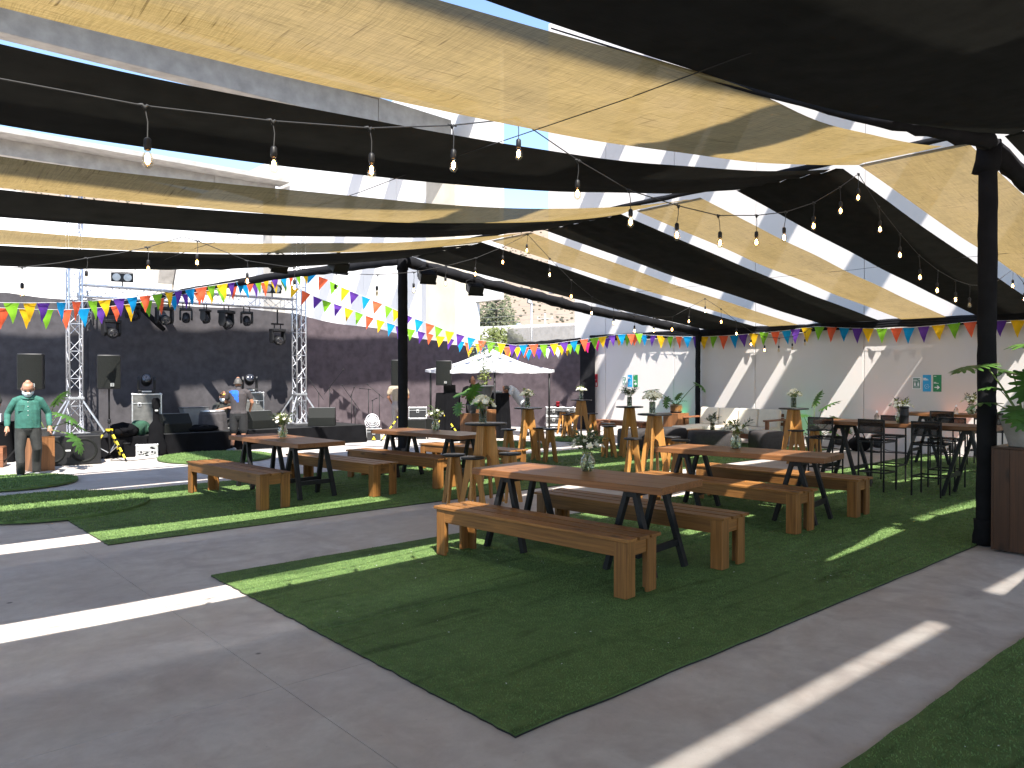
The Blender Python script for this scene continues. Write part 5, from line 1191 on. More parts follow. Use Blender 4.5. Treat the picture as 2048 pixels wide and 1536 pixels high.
# plinths, pots and the small tree before the consoles
PB = dict(r=0)
def at(u_r, d): x, y = R2(u_r, d); return (x, y)
x, y = at((944-1024)/1540*19.0, 19.0); cube_planter('left wooden plinth before the consoles under the split leaf plant', (x, y, .0), .42, .80, CUBEWOOD, 3, .1)
bush_plant('split leaf plant in a dark pot on the left plinth before the consoles', (x, y, .80), lambda t: (pot(t, .09, .125, .22, POTDARK), .21)[1],
           [(rel(.0, -.12, .42), (-.1, -.5, .8), 1.35, 0), (rel(.06, -.15, .30), (.1, -.8, -.2), 1.1, 1), (rel(-.2, -.05, .52), (-.7, -.1, -.2), .9, 2), (rel(-.32, -.05, .22), (-.6, -.4, -.6), .9, 1), (rel(.2, -.1, .48), (.6, -.3, -.2), .8, 2), (rel(-.08, -.1, .6), (-.5, 0, -.3), .7, 0)])
x2, y2 = at((968-1024)/1540*19.75, 19.75); cube_planter('right wooden plinth before the consoles under the grey tree pot', (x2, y2, .0), .44, .86, CUBEWOOD, 3, .1)
tr = thing('potted_tree', 'slender small tree in a tapered grey pot before the canopy', 'potted tree', (x2, y2, .86)); pot(tr, .09, .25, .62, POTDARK)
MB().tube([(0, 0, .55), (.02, 0, .9), (-.01, .01, 1.3), (.02, 0, 1.75)], [.014, .012, .008, .003], 6).build('trunk', STEM, tr, True)
def crown(name, n, fn, mat, parent, ls, seed, smooth=False):
    random.seed(seed); mb = MB()
    for k in range(n):
        p_ = Vector(fn()); a = random.random()*2*PI; el = random.uniform(-.9, .9); d = Vector((math.cos(a)*math.cos(el), math.sin(a)*math.cos(el), math.sin(el))); s = d.orthogonal().normalized(); l = ls*random.uniform(.6, 1.3)
        mb.add([p_, p_+d*l*.5+s*l*.28, p_+d*l, p_+d*l*.5-s*l*.28], [(0, 1, 2, 3)])
    return mb.build(name, mat, parent)
def twigcloud(c, r, n):
    def f():
        while 1:
            q = Vector((random.uniform(-1, 1), random.uniform(-1, 1), random.uniform(-1, 1)))
            if q.length < 1 and noise.noise(q*2.7+Vector((n, 0, 0))) > -.12: return (c[0]+q.x*r[0], c[1]+q.y*r[1], c[2]+q.z*r[2])
    return f
crown('crown', 520, twigcloud((0, 0, 1.45), (.42, .42, .42), 3), SPRIG, tr, .055, 5); crown('lower_leaves', 150, twigcloud((0, 0, .88), (.17, .17, .26), 7), YOUNGLEAF, tr, .07, 6)
for k in range(9): a = k*2.4; MB().tube([(0, 0, .95+k*.07), (.13*math.cos(a), .13*math.sin(a), 1.15+k*.07), (.27*math.cos(a), .27*math.sin(a), 1.3+k*.07)], [.005, .004, .0015], 5).build('branch', STEM, tr, True)
# left edge: plinth, crate, draped table
cube_planter('wooden plinth half hidden by the man in green', (2.82, 16.2, .0), .36, .62, CUBEWOOD, 3, .2)
bush_plant('split leaf plant rising behind the man in green', (2.9, 16.15, .62), lambda t: (pot(t, .1, .13, .16, POTDARK), .15)[1],
           [(rel(.30, -.1, .42), (.5, -.4, -.2), 1.1, 0), (rel(.55, -.1, .02), (.5, -.5, -.6), 1.1, 1), (rel(.2, -.05, .6), (.3, -.3, .5), .9, 2), (rel(-.2, 0, .5), (-.5, 0, 0), .9, 0), (rel(.42, 0, .25), (.7, 0, -.3), .9, 2)])
cr = thing('wooden_crate', 'brown wooden crate on the ground at the left edge', 'crate', (2.15, 17.45, 0), -.3)
for k in range(3):
    for s in (-1, 1): MB().box((0, 0, 0), (.62, .022, .118)).build('slat', TEAK[0], cr, bevel=.002, loc=(0, s*.19, .065+.122*k))
    for s in (-1, 1): MB().box((0, 0, 0), (.022, .356, .118)).build('slat', TEAK[1], cr, bevel=.002, loc=(s*.299, 0, .065+.122*k))
MB().box((0, 0, 0), (.6, .36, .02)).build('lid', TEAK[0], cr, bevel=.002, loc=(0, 0, .37))
dt = thing('draped_table', 'small table under black cloth at the left edge', 'table', (2.35, 18.6, 0), -.5)
MB().grid(80, 3, lambda u, v: ((.45+.03*math.sin(u*2*PI*9)*(1.1-v)+.08*(1-v))*math.cos(2*PI*u)*(abs(math.cos(2*PI*u))**4+abs(math.sin(2*PI*u))**4)**-.25, (.35+.03*math.sin(u*2*PI*9)*(1.1-v)+.08*(1-v))*math.sin(2*PI*u)*(abs(math.cos(2*PI*u))**4+abs(math.sin(2*PI*u))**4)**-.25, .78*v)).build('cloth', BLACKCLOTH, dt, True); MB().box((0, 0, .785), (.86, .66, .02)).build('top', BLACKCLOTH, dt)
for k, (dx, col, h) in enumerate(((-.15, WHITEPL, .2), (.0, YOUNGLEAF, .26), (.14, WHITEPL, .16))):
    t = thing('drink_box', ['white drinks carton on the draped table at the left edge', 'green drinks carton on the draped table at the left edge', 'low white carton on the draped table at the left edge'][k], 'carton', (2.35+dx, 18.5, .796), -.4); MB().box((0, 0, h/2), (.13, .10, h)).build('box', col, t, bevel=.004); MB().box((0, -.051, h*.5), (.10, .003, h*.3)).build('band', TAPE_Y if k == 1 else GREY, t)

# ------------------------------------------------------------------ people: one continuous body each, clothes by region
def person(label, loc, rz, prims, mats, extras=None, voxel=.0085):
    """prims: (mat key, [(point, rx, ry)...]) elliptical sweeps, or (mat key, centre, (rx,ry,rz)) ellipsoids. local: x right, y the way the person faces, z up"""
    t = thing('person', label, 'person', loc, rz)
    mb = MB(); caps = []
    for pr in prims:
        k = pr[0]; paint = k.count('*'); k = k.lstrip('*')
        if paint:
            caps.append((k, 'pb'[paint-1], np.array(pr[1]), np.array(pr[2]))); continue
        if isinstance(pr[2:][0] if len(pr) > 2 else None, tuple):
            c, r = pr[1], pr[2]; mb.sphere(c, r, 16, 11); caps.append((k, 'e', np.array(c), np.array(r)))
        else:
            pts = pr[1]; n = 14; vs = []; fs = []
            P = [Vector(p[0]) for p in pts]
            for i, (p, rx, ry) in enumerate(pts):
                d = (P[min(i+1, len(P)-1)]-P[max(i-1, 0)]).normalized(); x = Vector((1, 0, 0)); x = (x-d*x.dot(d))
                x = x.normalized() if x.length > .15 else (Vector((0, 1, 0))-d*d.y).normalized()
                y = d.cross(x)
                for q in range(n): a = 2*PI*q/n; vs.append(P[i]+x*math.cos(a)*rx+y*math.sin(a)*ry)
            for i in range(len(P)-1):
                for q in range(n): fs.append((i*n+q, i*n+(q+1) % n, (i+1)*n+(q+1) % n, (i+1)*n+q))
            fs += [tuple(range(n-1, -1, -1)), tuple((len(P)-1)*n+q for q in range(n))]
            mb.add(vs, fs)
            for i in (0, len(P)-1): r = min(pts[i][1], pts[i][2]); mb.sphere(P[i], r*.98, 10, 7)
            for i in range(len(P)-1): caps.append((k, 'c', np.array(P[i]), np.array(P[i+1]), (pts[i][1]+pts[i][2])/2, (pts[i+1][1]+pts[i+1][2])/2))
    me = mb.mesh('body_raw'); o = bpy.data.objects.new('body_raw', me); COL.objects.link(o)
    r = o.modifiers.new('r', 'REMESH'); r.mode = 'VOXEL'; r.voxel_size = voxel
    s = o.modifiers.new('s', 'SMOOTH'); s.factor = .5; s.iterations = 3
    dg = bpy.context.evaluated_depsgraph_get(); nm = bpy.data.meshes.new_from_object(o.evaluated_get(dg)); bpy.data.objects.remove(o); bpy.data.meshes.remove(me)
    nm.name = 'body'; keys = list(mats); nm.materials.clear()
    for k in keys: nm.materials.append(mats[k])
    nf = len(nm.polygons); C_ = np.empty(nf*3, np.float32); nm.polygons.foreach_get('center', C_); C_ = C_.reshape(-1, 3)
    best = np.full(nf, 1e9); idx = np.zeros(nf, np.int32)
    for cp in caps:
        if cp[1] == 'b': d = np.where(np.abs((C_-cp[2])/cp[3]).max(axis=1) < 1, -9., 9e9)
        elif cp[1] == 'p': d = np.where(((C_-cp[2])/cp[3])**2 @ np.ones(3) < 1, -9., 9e9)
        elif cp[1] == 'e': d = (np.linalg.norm((C_-cp[2])/cp[3], axis=1)-1)*cp[3].min()
        else:
            a, b = cp[2], cp[3]; ab = b-a; u = np.clip(((C_-a)@ab)/(ab@ab+1e-9), 0, 1); d = np.linalg.norm(C_-(a+u[:, None]*ab), axis=1)-(cp[4]+(cp[5]-cp[4])*u)
        m_ = d < best; best[m_] = d[m_]; idx[m_] = keys.index(cp[0])
    nm.polygons.foreach_set('material_index', idx); nm.polygons.foreach_set('use_smooth', [True]*nf); nm.update()
    link('body', nm, t)
    if extras: extras(t)
    return t
def limb(k, *pts): return (k, [(p, r, r) for p, r in pts])
def hand(k, w, d, side, curl=.5, s=1.0):
    """w wrist, d direction the fingers point"""
    w = Vector(w); d = Vector(d).normalized(); across = Vector((0, 1, 0))-d*d.y; across = across.normalized() if across.length > .2 else Vector((1, 0, 0)); nrm = d.cross(across)*side
    out = [(k, [(w, .026*s, .022*s), (w+d*.05*s, .036*s, .018*s), (w+d*.085*s, .038*s, .016*s)])]
    for i, (o, l) in enumerate(((-.027, .062), (-.009, .072), (.009, .068), (.027, .052))):
        b = w+d*.08*s+across*o*s; m = b+d*l*.5*s; e = m+(d*math.cos(curl)+nrm*math.sin(curl))*l*.5*s
        out.append(limb(k, (b-d*.03*s, .011*s), (b, .0105*s), (m, .0095*s), (e, .008*s)))
    b = w+d*.03*s-across*.03*s; out.append(limb(k, (w+d*.02*s, .013*s), (b+d*.02*s-across*.012*s, .012*s), (b+d*.055*s-across*.02*s, .0095*s)))
    return out
def head_prims(c, f, k='skin', s=1.0):
    """c head centre, f facing direction (unit, may look down)"""
    c = Vector(c); f = Vector(f).normalized(); up = (Vector((0, 0, 1))-f*f.z).normalized(); rt_ = f.cross(up)
    P = lambda a, b, d: tuple(c+rt_*a*s+f*b*s+up*d*s)
    return [(k, [(P(0, .035, -.115), .045*s, .035*s), (P(0, .022, -.075), .062*s, .062*s), (P(0, .008, -.02), .074*s, .088*s), (P(0, -.004, .04), .076*s, .094*s), (P(0, -.012, .085), .066*s, .080*s), (P(0, -.014, .108), .042*s, .05*s)]),
            limb(k, (P(0, .088, .015), .010*s), (P(0, .106, -.022), .013*s)), limb(k, (P(0, .085, -.062), .016*s), (P(0, .082, -.064), .012*s)),
            (k, P(.078, -.005, -.005), (.014*s, .02*s, .03*s)), (k, P(-.078, -.005, -.005), (.014*s, .02*s, .03*s))], P
def face_bits(t, P, mask=False, hair=None, s=1.0, bald=False, longhair=False, down=0):
    e = MB()
    for a in (-.03, .03): e.sphere(P(a, .081, .012), .011*s, 8, 5)
    e.build('eyes', HAIRB, t, True)
    b = MB()
    for a in (-1, 1): b.tube([P(a*.016, .093, .032), P(a*.034, .089, .036), P(a*.052, .072, .03)], .005*s, 5)
    b.build('eyebrows', hair or HAIRB, t)
    if mask:
        m = MB(); n = 16
        vs = []
        for z, f_, w_ in ((.006, .104, .050), (-.022, .114, .072), (-.065, .108, .072), (-.10, .088, .055), (-.118, .06, .045)):
            for i in range(n): a = -1.35+2.7*i/(n-1); vs.append(P(math.sin(a)*w_*1.08, math.cos(a)*f_-.012*(1-math.cos(a)), z+.008*(1-math.cos(a))))
        m.add(vs, [(j*n+i, j*n+i+1, (j+1)*n+i+1, (j+1)*n+i) for j in range(4) for i in range(n-1)]); o = m.build('face_mask', MASKM, t, True)
        sd = o.modifiers.new('thick', 'SOLIDIFY'); sd.thickness = .004
        l = MB()
        for a in (-1, 1): l.tube([P(a*.075, .03, -.02), P(a*.086, -.005, .012), P(a*.086, -.012, -.02), P(a*.07, .03, -.08)], .002, 4)
        l.build('ear_loop', MASKM, t)
    if hair:
        h = MB(); nu, nv = 22, 10
        def fn(u, v):
            a = 2*PI*u; el = PI/2*(1-v*(1.0)); fr = math.cos(a)            # fr=1 is the face side
            low = -.055 if not longhair else -.12
            lim = .055 if fr > .35 else (low if fr < -.1 else low+(.055-low)*((fr+.1)/.45))
            z = .112*math.sin(el) if v < 1 else 0; zz = .122-(.122-lim)*v
            q = max(.0, 1-((zz-.0)/.124)**2)**.5 if zz > 0 else 1.0
            k = 1.0+.05*noise.noise(Vector((a*2, v*5, 1)))
            return P(math.sin(a)*.086*q*k, fr*.104*q*k-.012, zz)
        h.grid(nu, nv, fn); o = h.build('hair', hair, t, True); sd = o.modifiers.new('thick', 'SOLIDIFY'); sd.thickness = .012; sd.offset = -1
        if longhair: MB().sphere(P(0, -.10, -.0), (.05, .05, .06), 10, 7).build('hair_bun', hair, t, True)
    if bald:
        h = MB(); h.grid(16, 3, lambda u, v: P(math.sin(2*PI*u*.62-PI*.62+PI)*.081, math.cos(2*PI*u*.62-PI*.62+PI)*.100-.006, .035-.075*v)); o = h.build('hair_fringe', HAIRG, t, True); sd = o.modifiers.new('thick', 'SOLIDIFY'); sd.thickness = .006
def cl(name, c, var=.15): return plain(name, c, .85, var=var, nscale=14, bump=.25)
SHOE = cl('grey_shoe', (.16, .165, .17)); SOLE = plain('shoe_sole', (.5, .5, .5), .6)
def shoe(t, x, y, z, yaw=0, mat=SHOE):
    M = Matrix.Translation((x, y, z)) @ Matrix.Rotation(yaw, 4, 'Z'); q = MB()
    ring = [(-.10, .034, .075), (-.06, .038, .085), (.0, .043, .075), (.07, .048, .05), (.13, .044, .04), (.165, .025, .03)]
    vs = []; fs = []; n = 10
    for yy, w, h in ring:
        for k in range(n): a = 2*PI*k/n; vs.append(M @ Vector((w*math.cos(a), yy, max(.0, .5*h+.55*h*math.sin(a))+.012)))
    for i in range(len(ring)-1):
        for k in range(n): fs.append((i*n+k, (i+1)*n+k, (i+1)*n+(k+1) % n, i*n+(k+1) % n))
    fs += [tuple(range(n)), tuple((len(ring)-1)*n+k for k in range(n-1, -1, -1))]
    sh = q.add(vs, fs).build('shoe', mat, t, True); MB().prism([(-.036, -.105), (.036, -.105), (.048, .05), (.046, .13), (.02, .17), (-.02, .17), (-.046, .13), (-.048, .05)], .02, M @ Matrix.Translation((0, 0, .011))).build('sole', SOLE, sh)
def torso(k, hip, neck, w=(.165, .17, .19, .20, .16), d=(.115, .115, .115, .115, .08)):
    hip, neck = Vector(hip), Vector(neck); n = len(w)
    return (k, [(tuple(hip.lerp(neck, [0, .28, .6, .84, 1.0][i])), w[i], d[i]) for i in range(n)])

# man in green shirt walking to the camera, head bowed
hp, hP = head_prims((.0, .10, 1.50), (0, .82, -.57), s=1.12)
pr = [('**shirt', (0, .02, .97), (.215, .3, .135)), ('**pants', (0, .02, .72), (.215, .3, .114)), torso('shirt', (0, .0, .84), (0, .03, 1.36), (.195, .195, .19, .165, .085), (.145, .155, .145, .115, .075)), ('skin', [((0, .04, 1.36), .058, .055), ((0, .075, 1.44), .055, .055)])]
for s, kx, ky, ax, ay in ((-1, -.13, .10, -.12, -.06), (1, .12, .20, .11, .16)):
    pr.append(('pants', [((s*.085, 0, .90), .105, .115), ((s*.10, .02, .74), .098, .11), ((kx, ky*.7, .47), .076, .082), ((ax, (ay+ky*.2), .26), .068, .075), ((ax, ay, .09), .066, .078)]))
pr.append(('pants', [((0, .0, .86), .15, .115), ((0, .0, .78), .16, .125)])); pr.append(('shirt', [((0, 0, .92), .19, .145), ((0, 0, .835), .195, .15)]))
for s, e, w_ in ((-1, (-.300, -.05, 1.07), (-.315, .06, .85)), (1, (.295, -.04, 1.07), (.30, .09, .86))):
    pr += [limb('shirt', ((s*.10, .025, 1.33), .062), ((s*.175, .015, 1.30), .066), ((s*.235, -.01, 1.2), .060), (e, .054), (tuple(Vector(e).lerp(Vector(w_), .85)), .043))]
    pr += [limb('skin', (tuple(Vector(e).lerp(Vector(w_), .75)), .030), (w_, .027))]+hand('skin', w_, Vector(w_)-Vector(e), s, .6, 1.1)
def ex(t):
    face_bits(t, hP, True, None, 1.12, True); shoe(t, -.12, -.06, 0, .1); shoe(t, .11, .16, 0, -.15)
    MB().grid(14, 2, lambda u, v: ((.075+.03*v)*math.sin(2*PI*u), .05+(.068+.03*v)*math.cos(2*PI*u), 1.395-.045*v-.02*math.cos(2*PI*u))).build('collar', bpy.data.materials['teal_shirt'], t, True)
    b = MB()
    for k in range(6): z = 1.28-.075*k; b.sphere((0, .155+.012*math.sin(k*.8)-.012*(k == 0)-.005, z), .008, 6, 4)
    b.build('buttons', FROST, t); MB().box((.10, .145, 1.18), (.10, .012, .11)).build('breast_pocket', bpy.data.materials['teal_shirt'], t, bevel=.004)
person('person in a teal shirt, dark trousers and mask walking with head bowed', (2.50, 15.35, .0), PI-.16, pr+hp, {'shirt': cl('teal_shirt', (.030, .125, .098), .22), 'pants': cl('charcoal_trousers', (.020, .021, .020), .3), 'skin': SKIN}, ex)

# man in shorts seen from behind
hp, hP2 = head_prims((-.02, .06, 1.555), (-.15, .9, -.35))
pr = [('**shirt', (0, .0, 1.0), (.20, .17, .13)), ('**shorts', (0, 0, .76), (.21, .2, .109)), torso('shirt', (0, 0, .86), (0, .02, 1.40), (.165, .165, .19, .20, .12), (.115, .115, .125, .12, .08)), ('*blue', (-.10, -.12, 1.36), (.13, .10, .06)), ('*blue', (-.06, -.12, 1.30), (.085, .10, .05)), ('*blue', (-.03, -.12, 1.23), (.05, .10, .06)), ('*blue', (.0, -.12, 1.13), (.025, .10, .09)),
      ('skin', [((0, .02, 1.40), .056, .055), ((-.01, .045, 1.48), .054, .054)]), ('shorts', [((0, 0, .92), .168, .122), ((0, 0, .80), .172, .128)])]
for s, ax, ay in ((-1, -.13, -.05), (1, .12, .05)):
    pr.append(('shorts', [((s*.085, 0, .88), .105, .115), ((s*.098, 0, .70), .105, .11), ((s*.105, 0, .49), .095, .098)]))
    pr.append(limb('skin', ((s*.105, 0, .52), .062), ((s*.105, .0, .44), .055), ((s*.112, -.012, .32), .054), ((ax, ay*.6-.01, .19), .04), ((ax, ay, .09), .035)))
for s, e, w_ in ((-1, (-.29, .09, 1.13), (-.16, .30, 1.12)), (1, (.29, .04, 1.12), (.22, .26, .98))):
    pr += [limb('shirt', ((s*.13, .02, 1.37), .07), ((s*.20, .02, 1.345), .07), ((s*.255, .05, 1.22), .062)), limb('skin', ((s*.25, .045, 1.23), .047), (e, .042), (w_, .028))]+hand('skin', w_, Vector(w_)-Vector(e), s, .7)
def ex(t):
    face_bits(t, hP2, True, HAIRG); shoe(t, -.13, -.05, 0, .9); shoe(t, .12, .05, 0, .1)
    for x, y in ((-.13, -.05), (.12, .05)): MB().lathe([(.04, .08), (.042, .15), (.038, .15)], 12, (x, y, 0), False).build('sock', BLACKCLOTH, t, True)
person('person in black shorts and a dark shirt with a blue wedge, seen from behind', (6.93, 17.28, .0), -.55, pr+hp, {'shirt': cl('dark_grey_shirt', (.045, .038, .04)), 'blue': cl('blue_panel', (.01, .10, .55)), 'shorts': cl('black_shorts', (.010, .010, .011)), 'skin': SKIN2}, ex)

# seated masked person behind the drum case
hp, hP3 = head_prims((.02, .16, .765), (.1, .88, -.45))
pr = [torso('shirt', (0, -.05, .12), (0, .10, .60), (.16, .16, .18, .19, .11), (.12, .115, .12, .115, .08)), ('skin', [((0, .10, .60), .055, .055), ((.01, .13, .68), .053, .053)]), ('pants', [((0, -.05, .10), .17, .13), ((0, .0, .12), .16, .12)])]
for s in (-1, 1): pr += [limb('pants', ((s*.10, -.03, .12), .10), ((s*.22, .28, .20), .075), ((s*.20, .22, .05), .06)), limb('pants', ((s*.22, .28, .20), .07), ((s*.12, .12, .05), .05))]
for s, e, w_ in ((-1, (-.30, .20, .40), (-.10, .34, .47)), (1, (.30, .22, .42), (.05, .36, .50))):
    pr += [limb('shirt', ((s*.12, .10, .575), .065), ((s*.19, .11, .55), .066), (tuple(Vector((s*.19, .11, .55)).lerp(Vector(e), .7)), .056)), limb('skin', (tuple(Vector((s*.19, .11, .55)).lerp(Vector(e), .6)), .043), (e, .04), (w_, .027))]+hand('skin', w_, Vector(w_)-Vector(e), s, .5)
def ex(t):
    face_bits(t, hP3, True, HAIRB, 1.0, False, True)
    g = MB()
    for a in (-.035, .035): g.sphere(hP3(a, .075, .105), (.03, .012, .016), 10, 6)
    g.build('sunglasses', TAPE_Y, t, True)
    for s in (-1, 1): shoe(t, s*.12, .12, 0, -s*.6, bpy.data.materials['black_cloth'])
person('person crouching in a dark shirt with mask and sunglasses pushed up', (7.05, 18.72, SZ), PI+.2, pr+hp, {'shirt': cl('dark_green_tee', (.028, .03, .027)), 'pants': cl('dark_pants', (.02, .02, .022)), 'skin': SKIN2}, ex)

# person in beige behind the middle column, back to camera
hp, hP4 = head_prims((0, .05, 1.60), (0, .95, -.3))
pr = [torso('shirt', (0, 0, .90), (0, .02, 1.44), (.16, .155, .185, .20, .12), (.11, .11, .12, .115, .08)), ('skin', [((0, .02, 1.44), .055, .055), ((0, .04, 1.52), .053, .053)]), ('pants', [((0, 0, .98), .165, .12), ((0, 0, .84), .165, .125)])]
for s in (-1, 1):
    pr.append(('pants', [((s*.085, 0, .92), .10, .11), ((s*.095, 0, .70), .09, .095), ((s*.10, 0, .48), .072, .076), ((s*.10, -.01, .25), .066, .07), ((s*.10, 0, .08), .06, .068)]))
    e, w_ = (s*.27, .05, 1.13), (s*.22, .27, 1.02)
    pr += [limb('shirt', ((s*.13, .02, 1.40), .07), ((s*.20, .02, 1.375), .07), ((s*.25, .03, 1.24), .064)), limb('skin', ((s*.245, .03, 1.25), .045), (e, .04), (w_, .027))]+hand('skin', w_, Vector(w_)-Vector(e), s, .7)
def ex(t):
    face_bits(t, hP4, False, HAIRB); shoe(t, -.10, 0, 0, .1, bpy.data.materials['black_cloth']); shoe(t, .10, 0, 0, -.1, bpy.data.materials['black_cloth'])
person('person in a beige shirt, back turned, behind the middle column', (11.72, 18.05, 0), -.62, pr+hp, {'shirt': cl('beige_shirt', (.36, .29, .21)), 'pants': cl('pale_trousers', (.33, .28, .26)), 'skin': SKIN2}, ex)

# dj behind the left console
hp, hP5 = head_prims((-.02, .03, 1.57), (-.75, .65, -.1))
pr = [torso('shirt', (0, 0, .88), (0, .01, 1.41), (.16, .155, .185, .20, .12), (.11, .11, .12, .115, .08)), ('skin', [((0, .01, 1.41), .056, .056), ((-.01, .025, 1.5), .054, .054)]), ('pants', [((0, 0, .96), .165, .12), ((0, 0, .82), .165, .125)])]
for s in (-1, 1):
    pr.append(('pants', [((s*.085, 0, .90), .10, .11), ((s*.10, 0, .48), .072, .076), ((s*.10, 0, .08), .06, .068)]))
    e, w_ = (s*.27, .06, 1.12), (s*.17, .28, 1.22)
    pr += [limb('shirt', ((s*.13, .01, 1.37), .07), ((s*.20, .01, 1.345), .07), ((s*.25, .03, 1.22), .062)), limb('skin', ((s*.245, .03, 1.23), .045), (e, .04), (w_, .027))]+hand('skin', w_, Vector((0, 1, -.2)), s, .5)
def ex(t): face_bits(t, hP5, False, HAIRB); shoe(t, -.10, 0, 0, .1, bpy.data.materials['black_cloth']); shoe(t, .10, 0, 0, -.1, bpy.data.materials['black_cloth'])
x, y = at((944-1024)/1540*22.3, 22.3)
person('person with short black hair looking sideways behind the laptop under the canopy', (x, y, 0), PI-.72+.1, pr+hp, {'shirt': cl('black_tee', (.014, .014, .015)), 'pants': bpy.data.materials['dark_pants'], 'skin': SKIN2}, ex)

# bending person at the right console: back to the right, head down to the left (local y = screen left)
hp, hP6 = head_prims((0, .52, 1.33), (0, .55, -.83))
pr = [torso('shirt', (0, .03, .90), (0, .40, 1.38), (.165, .165, .18, .19, .11), (.125, .13, .13, .12, .08)), ('skin', [((0, .40, 1.375), .055, .055), ((0, .47, 1.36), .053, .053)]), ('pants', [((0, .0, .95), .165, .125), ((0, -.02, .80), .165, .125)])]
for s in (-1, 1):
    pr.append(('pants', [((s*.085, 0, .90), .10, .115), ((s*.10, .02, .48), .072, .078), ((s*.10, -.02, .08), .06, .068)]))
    e, w_ = (s*.26, .47, 1.12), (s*.17, .66, 1.26)
    pr += [limb('shirt', ((s*.12, .36, 1.36), .068), ((s*.19, .37, 1.33), .068), ((s*.235, .41, 1.22), .06)), limb('skin', ((s*.23, .41, 1.23), .045), (e, .04), (w_, .027))]+hand('skin', w_, Vector((0, 1, -.1)), s, .4)
def ex(t): face_bits(t, hP6, False, HAIRB); shoe(t, -.10, -.02, 0, .1, bpy.data.materials['black_cloth']); shoe(t, .10, -.02, 0, -.1, bpy.data.materials['black_cloth'])
x, y = at((1050-1024)/1540*21.9, 21.9)
person('person in a pale grey shirt bending over the right console', (x, y, 0), math.atan2(-(-.75)*1, .6615*1)+.0 + 0, pr+hp, {'shirt': cl('pale_grey_shirt', (.36, .38, .42)), 'pants': bpy.data.materials['dark_pants'], 'skin': SKIN2}, ex)

# person at the left edge, only a bare leg and sandal showing
hp, hP7 = head_prims((0, .03, 1.56), (0, 1, -.1))
pr = [torso('shirt', (0, 0, .88), (0, .01, 1.40), (.16, .155, .185, .20, .12), (.11, .11, .12, .115, .08)), ('skin', [((0, .01, 1.40), .056, .056), ((0, .02, 1.49), .054, .054)]), ('shorts', [((0, 0, .96), .165, .12), ((0, 0, .82), .17, .13)])]
for s in (-1, 1):
    pr += [('shorts', [((s*.085, 0, .90), .105, .115), ((s*.10, 0, .62), .10, .105)]), limb('skin', ((s*.10, 0, .68), .075), ((s*.19, .0, .46), .055), ((s*.23, -.015, .33), .053), ((s*.30, 0, .10), .036), ((s*.31, .02, .045), .036), ((s*.31, .13, .03), .028))]
    e, w_ = (s*.22, .06, 1.10), (s*.12, .20, .95)
    pr += [limb('shirt', ((s*.13, .01, 1.36), .07), ((s*.20, .01, 1.335), .07), ((s*.24, .02, 1.2), .062)), limb('skin', ((s*.24, .02, 1.21), .045), (e, .04), (w_, .027))]+hand('skin', w_, Vector(w_)-Vector(e), s, .5)
def ex(t):
    face_bits(t, hP7, False, HAIRB)
    for s in (-1, 1): MB().prism([(-.04, -.06), (.04, -.06), (.046, .17), (-.046, .17)], .02, Matrix.Translation((s*.31, .02, .010))).build('sandal', SHOE, t)
x, y = at((-30-1024)/1540*15.9, 15.9)
person('person at the left edge with only a bare leg and a sandal in view', (x, y, 0), -.4, pr+hp, {'shirt': bpy.data.materials['dark_green_tee'], 'shorts': bpy.data.materials['black_shorts'], 'skin': SKIN}, ex)

# ------------------------------------------------------------------ beyond the opening
tag(MB().grid(30, 4, lambda u, v: (lambda q: (q[0], q[1], 1.3+2.45*v+.03*math.sin(u*20)*(1-v)))(R2(-.2+4.6*u, 33-3.2*u+.0))).build('net_fence', NET, smooth=True), 'sagging grey net fence beyond the opening', 'fence')
wbld = thing('warehouse', 'long low white building with a ribbed roof edge beyond the net fence', 'building', (0, 0, 0))
c0_, c1_ = R2(-6, 62), R2(14, 50)
M = Matrix.Translation(((c0_[0]+c1_[0])/2, (c0_[1]+c1_[1])/2, 2.6)) @ Matrix.Rotation(math.atan2(c1_[1]-c0_[1], c1_[0]-c0_[0]), 4, 'Z'); Lb = math.hypot(c1_[0]-c0_[0], c1_[1]-c0_[1])
q = MB().box((0, 3, .1), (Lb, 6, 5.4)); q.v = [tuple(M @ Vector(v)) for v in q.v]; q.build('wall', WALLF, wbld)
q = MB()
for k in range(110): q.box((-Lb/2+Lb*(k+.5)/110, 3, 2.90), (Lb/110*.55, 6.06, .10))
q.box((0, 3, 2.83), (Lb+.1, 6.04, .06)); q.v = [tuple(M @ Vector(v)) for v in q.v]; q.build('roof', WALLF, wbld)
q = MB().lathe([(.09, 2.6), (.09, 2.95), (.2, 3.0), (.22, 3.15), (.14, 3.28), (0, 3.3)], 16, (-Lb/2+6.3, 2.2, 0)); q.v = [tuple(M @ Vector(v)) for v in q.v]; q.build('roof_vent', ALU, wbld, True)
def tree(label, name, r, f, h, crad, ls, n, mat, cz, seed, trunk_r=.12, group=None):
    x, y = R2(r, f); t = thing(name, label, 'tree', (x, y, -.1), 0, group)
    MB().tube([(0, 0, 0), (.05, .03, cz*.5), (0, 0, cz), (.03, 0, h*.9)], [trunk_r, trunk_r*.8, trunk_r*.6, trunk_r*.15], 8).build('trunk', SOIL, t, True)
    for k in range(6): a = k*2.4+seed; z = cz*(.75+.12*k); MB().tube([(0, 0, z), (math.cos(a)*crad[0]*.4, math.sin(a)*crad[1]*.4, z+.3*crad[2]), (math.cos(a)*crad[0]*.75, math.sin(a)*crad[1]*.75, z+.5*crad[2])], [trunk_r*.4, trunk_r*.25, trunk_r*.06], 5).build('limb', SOIL, t)
    crown('crown', n, twigcloud((0, 0, cz+crad[2]*.35), crad, seed), mat, t, ls, seed)
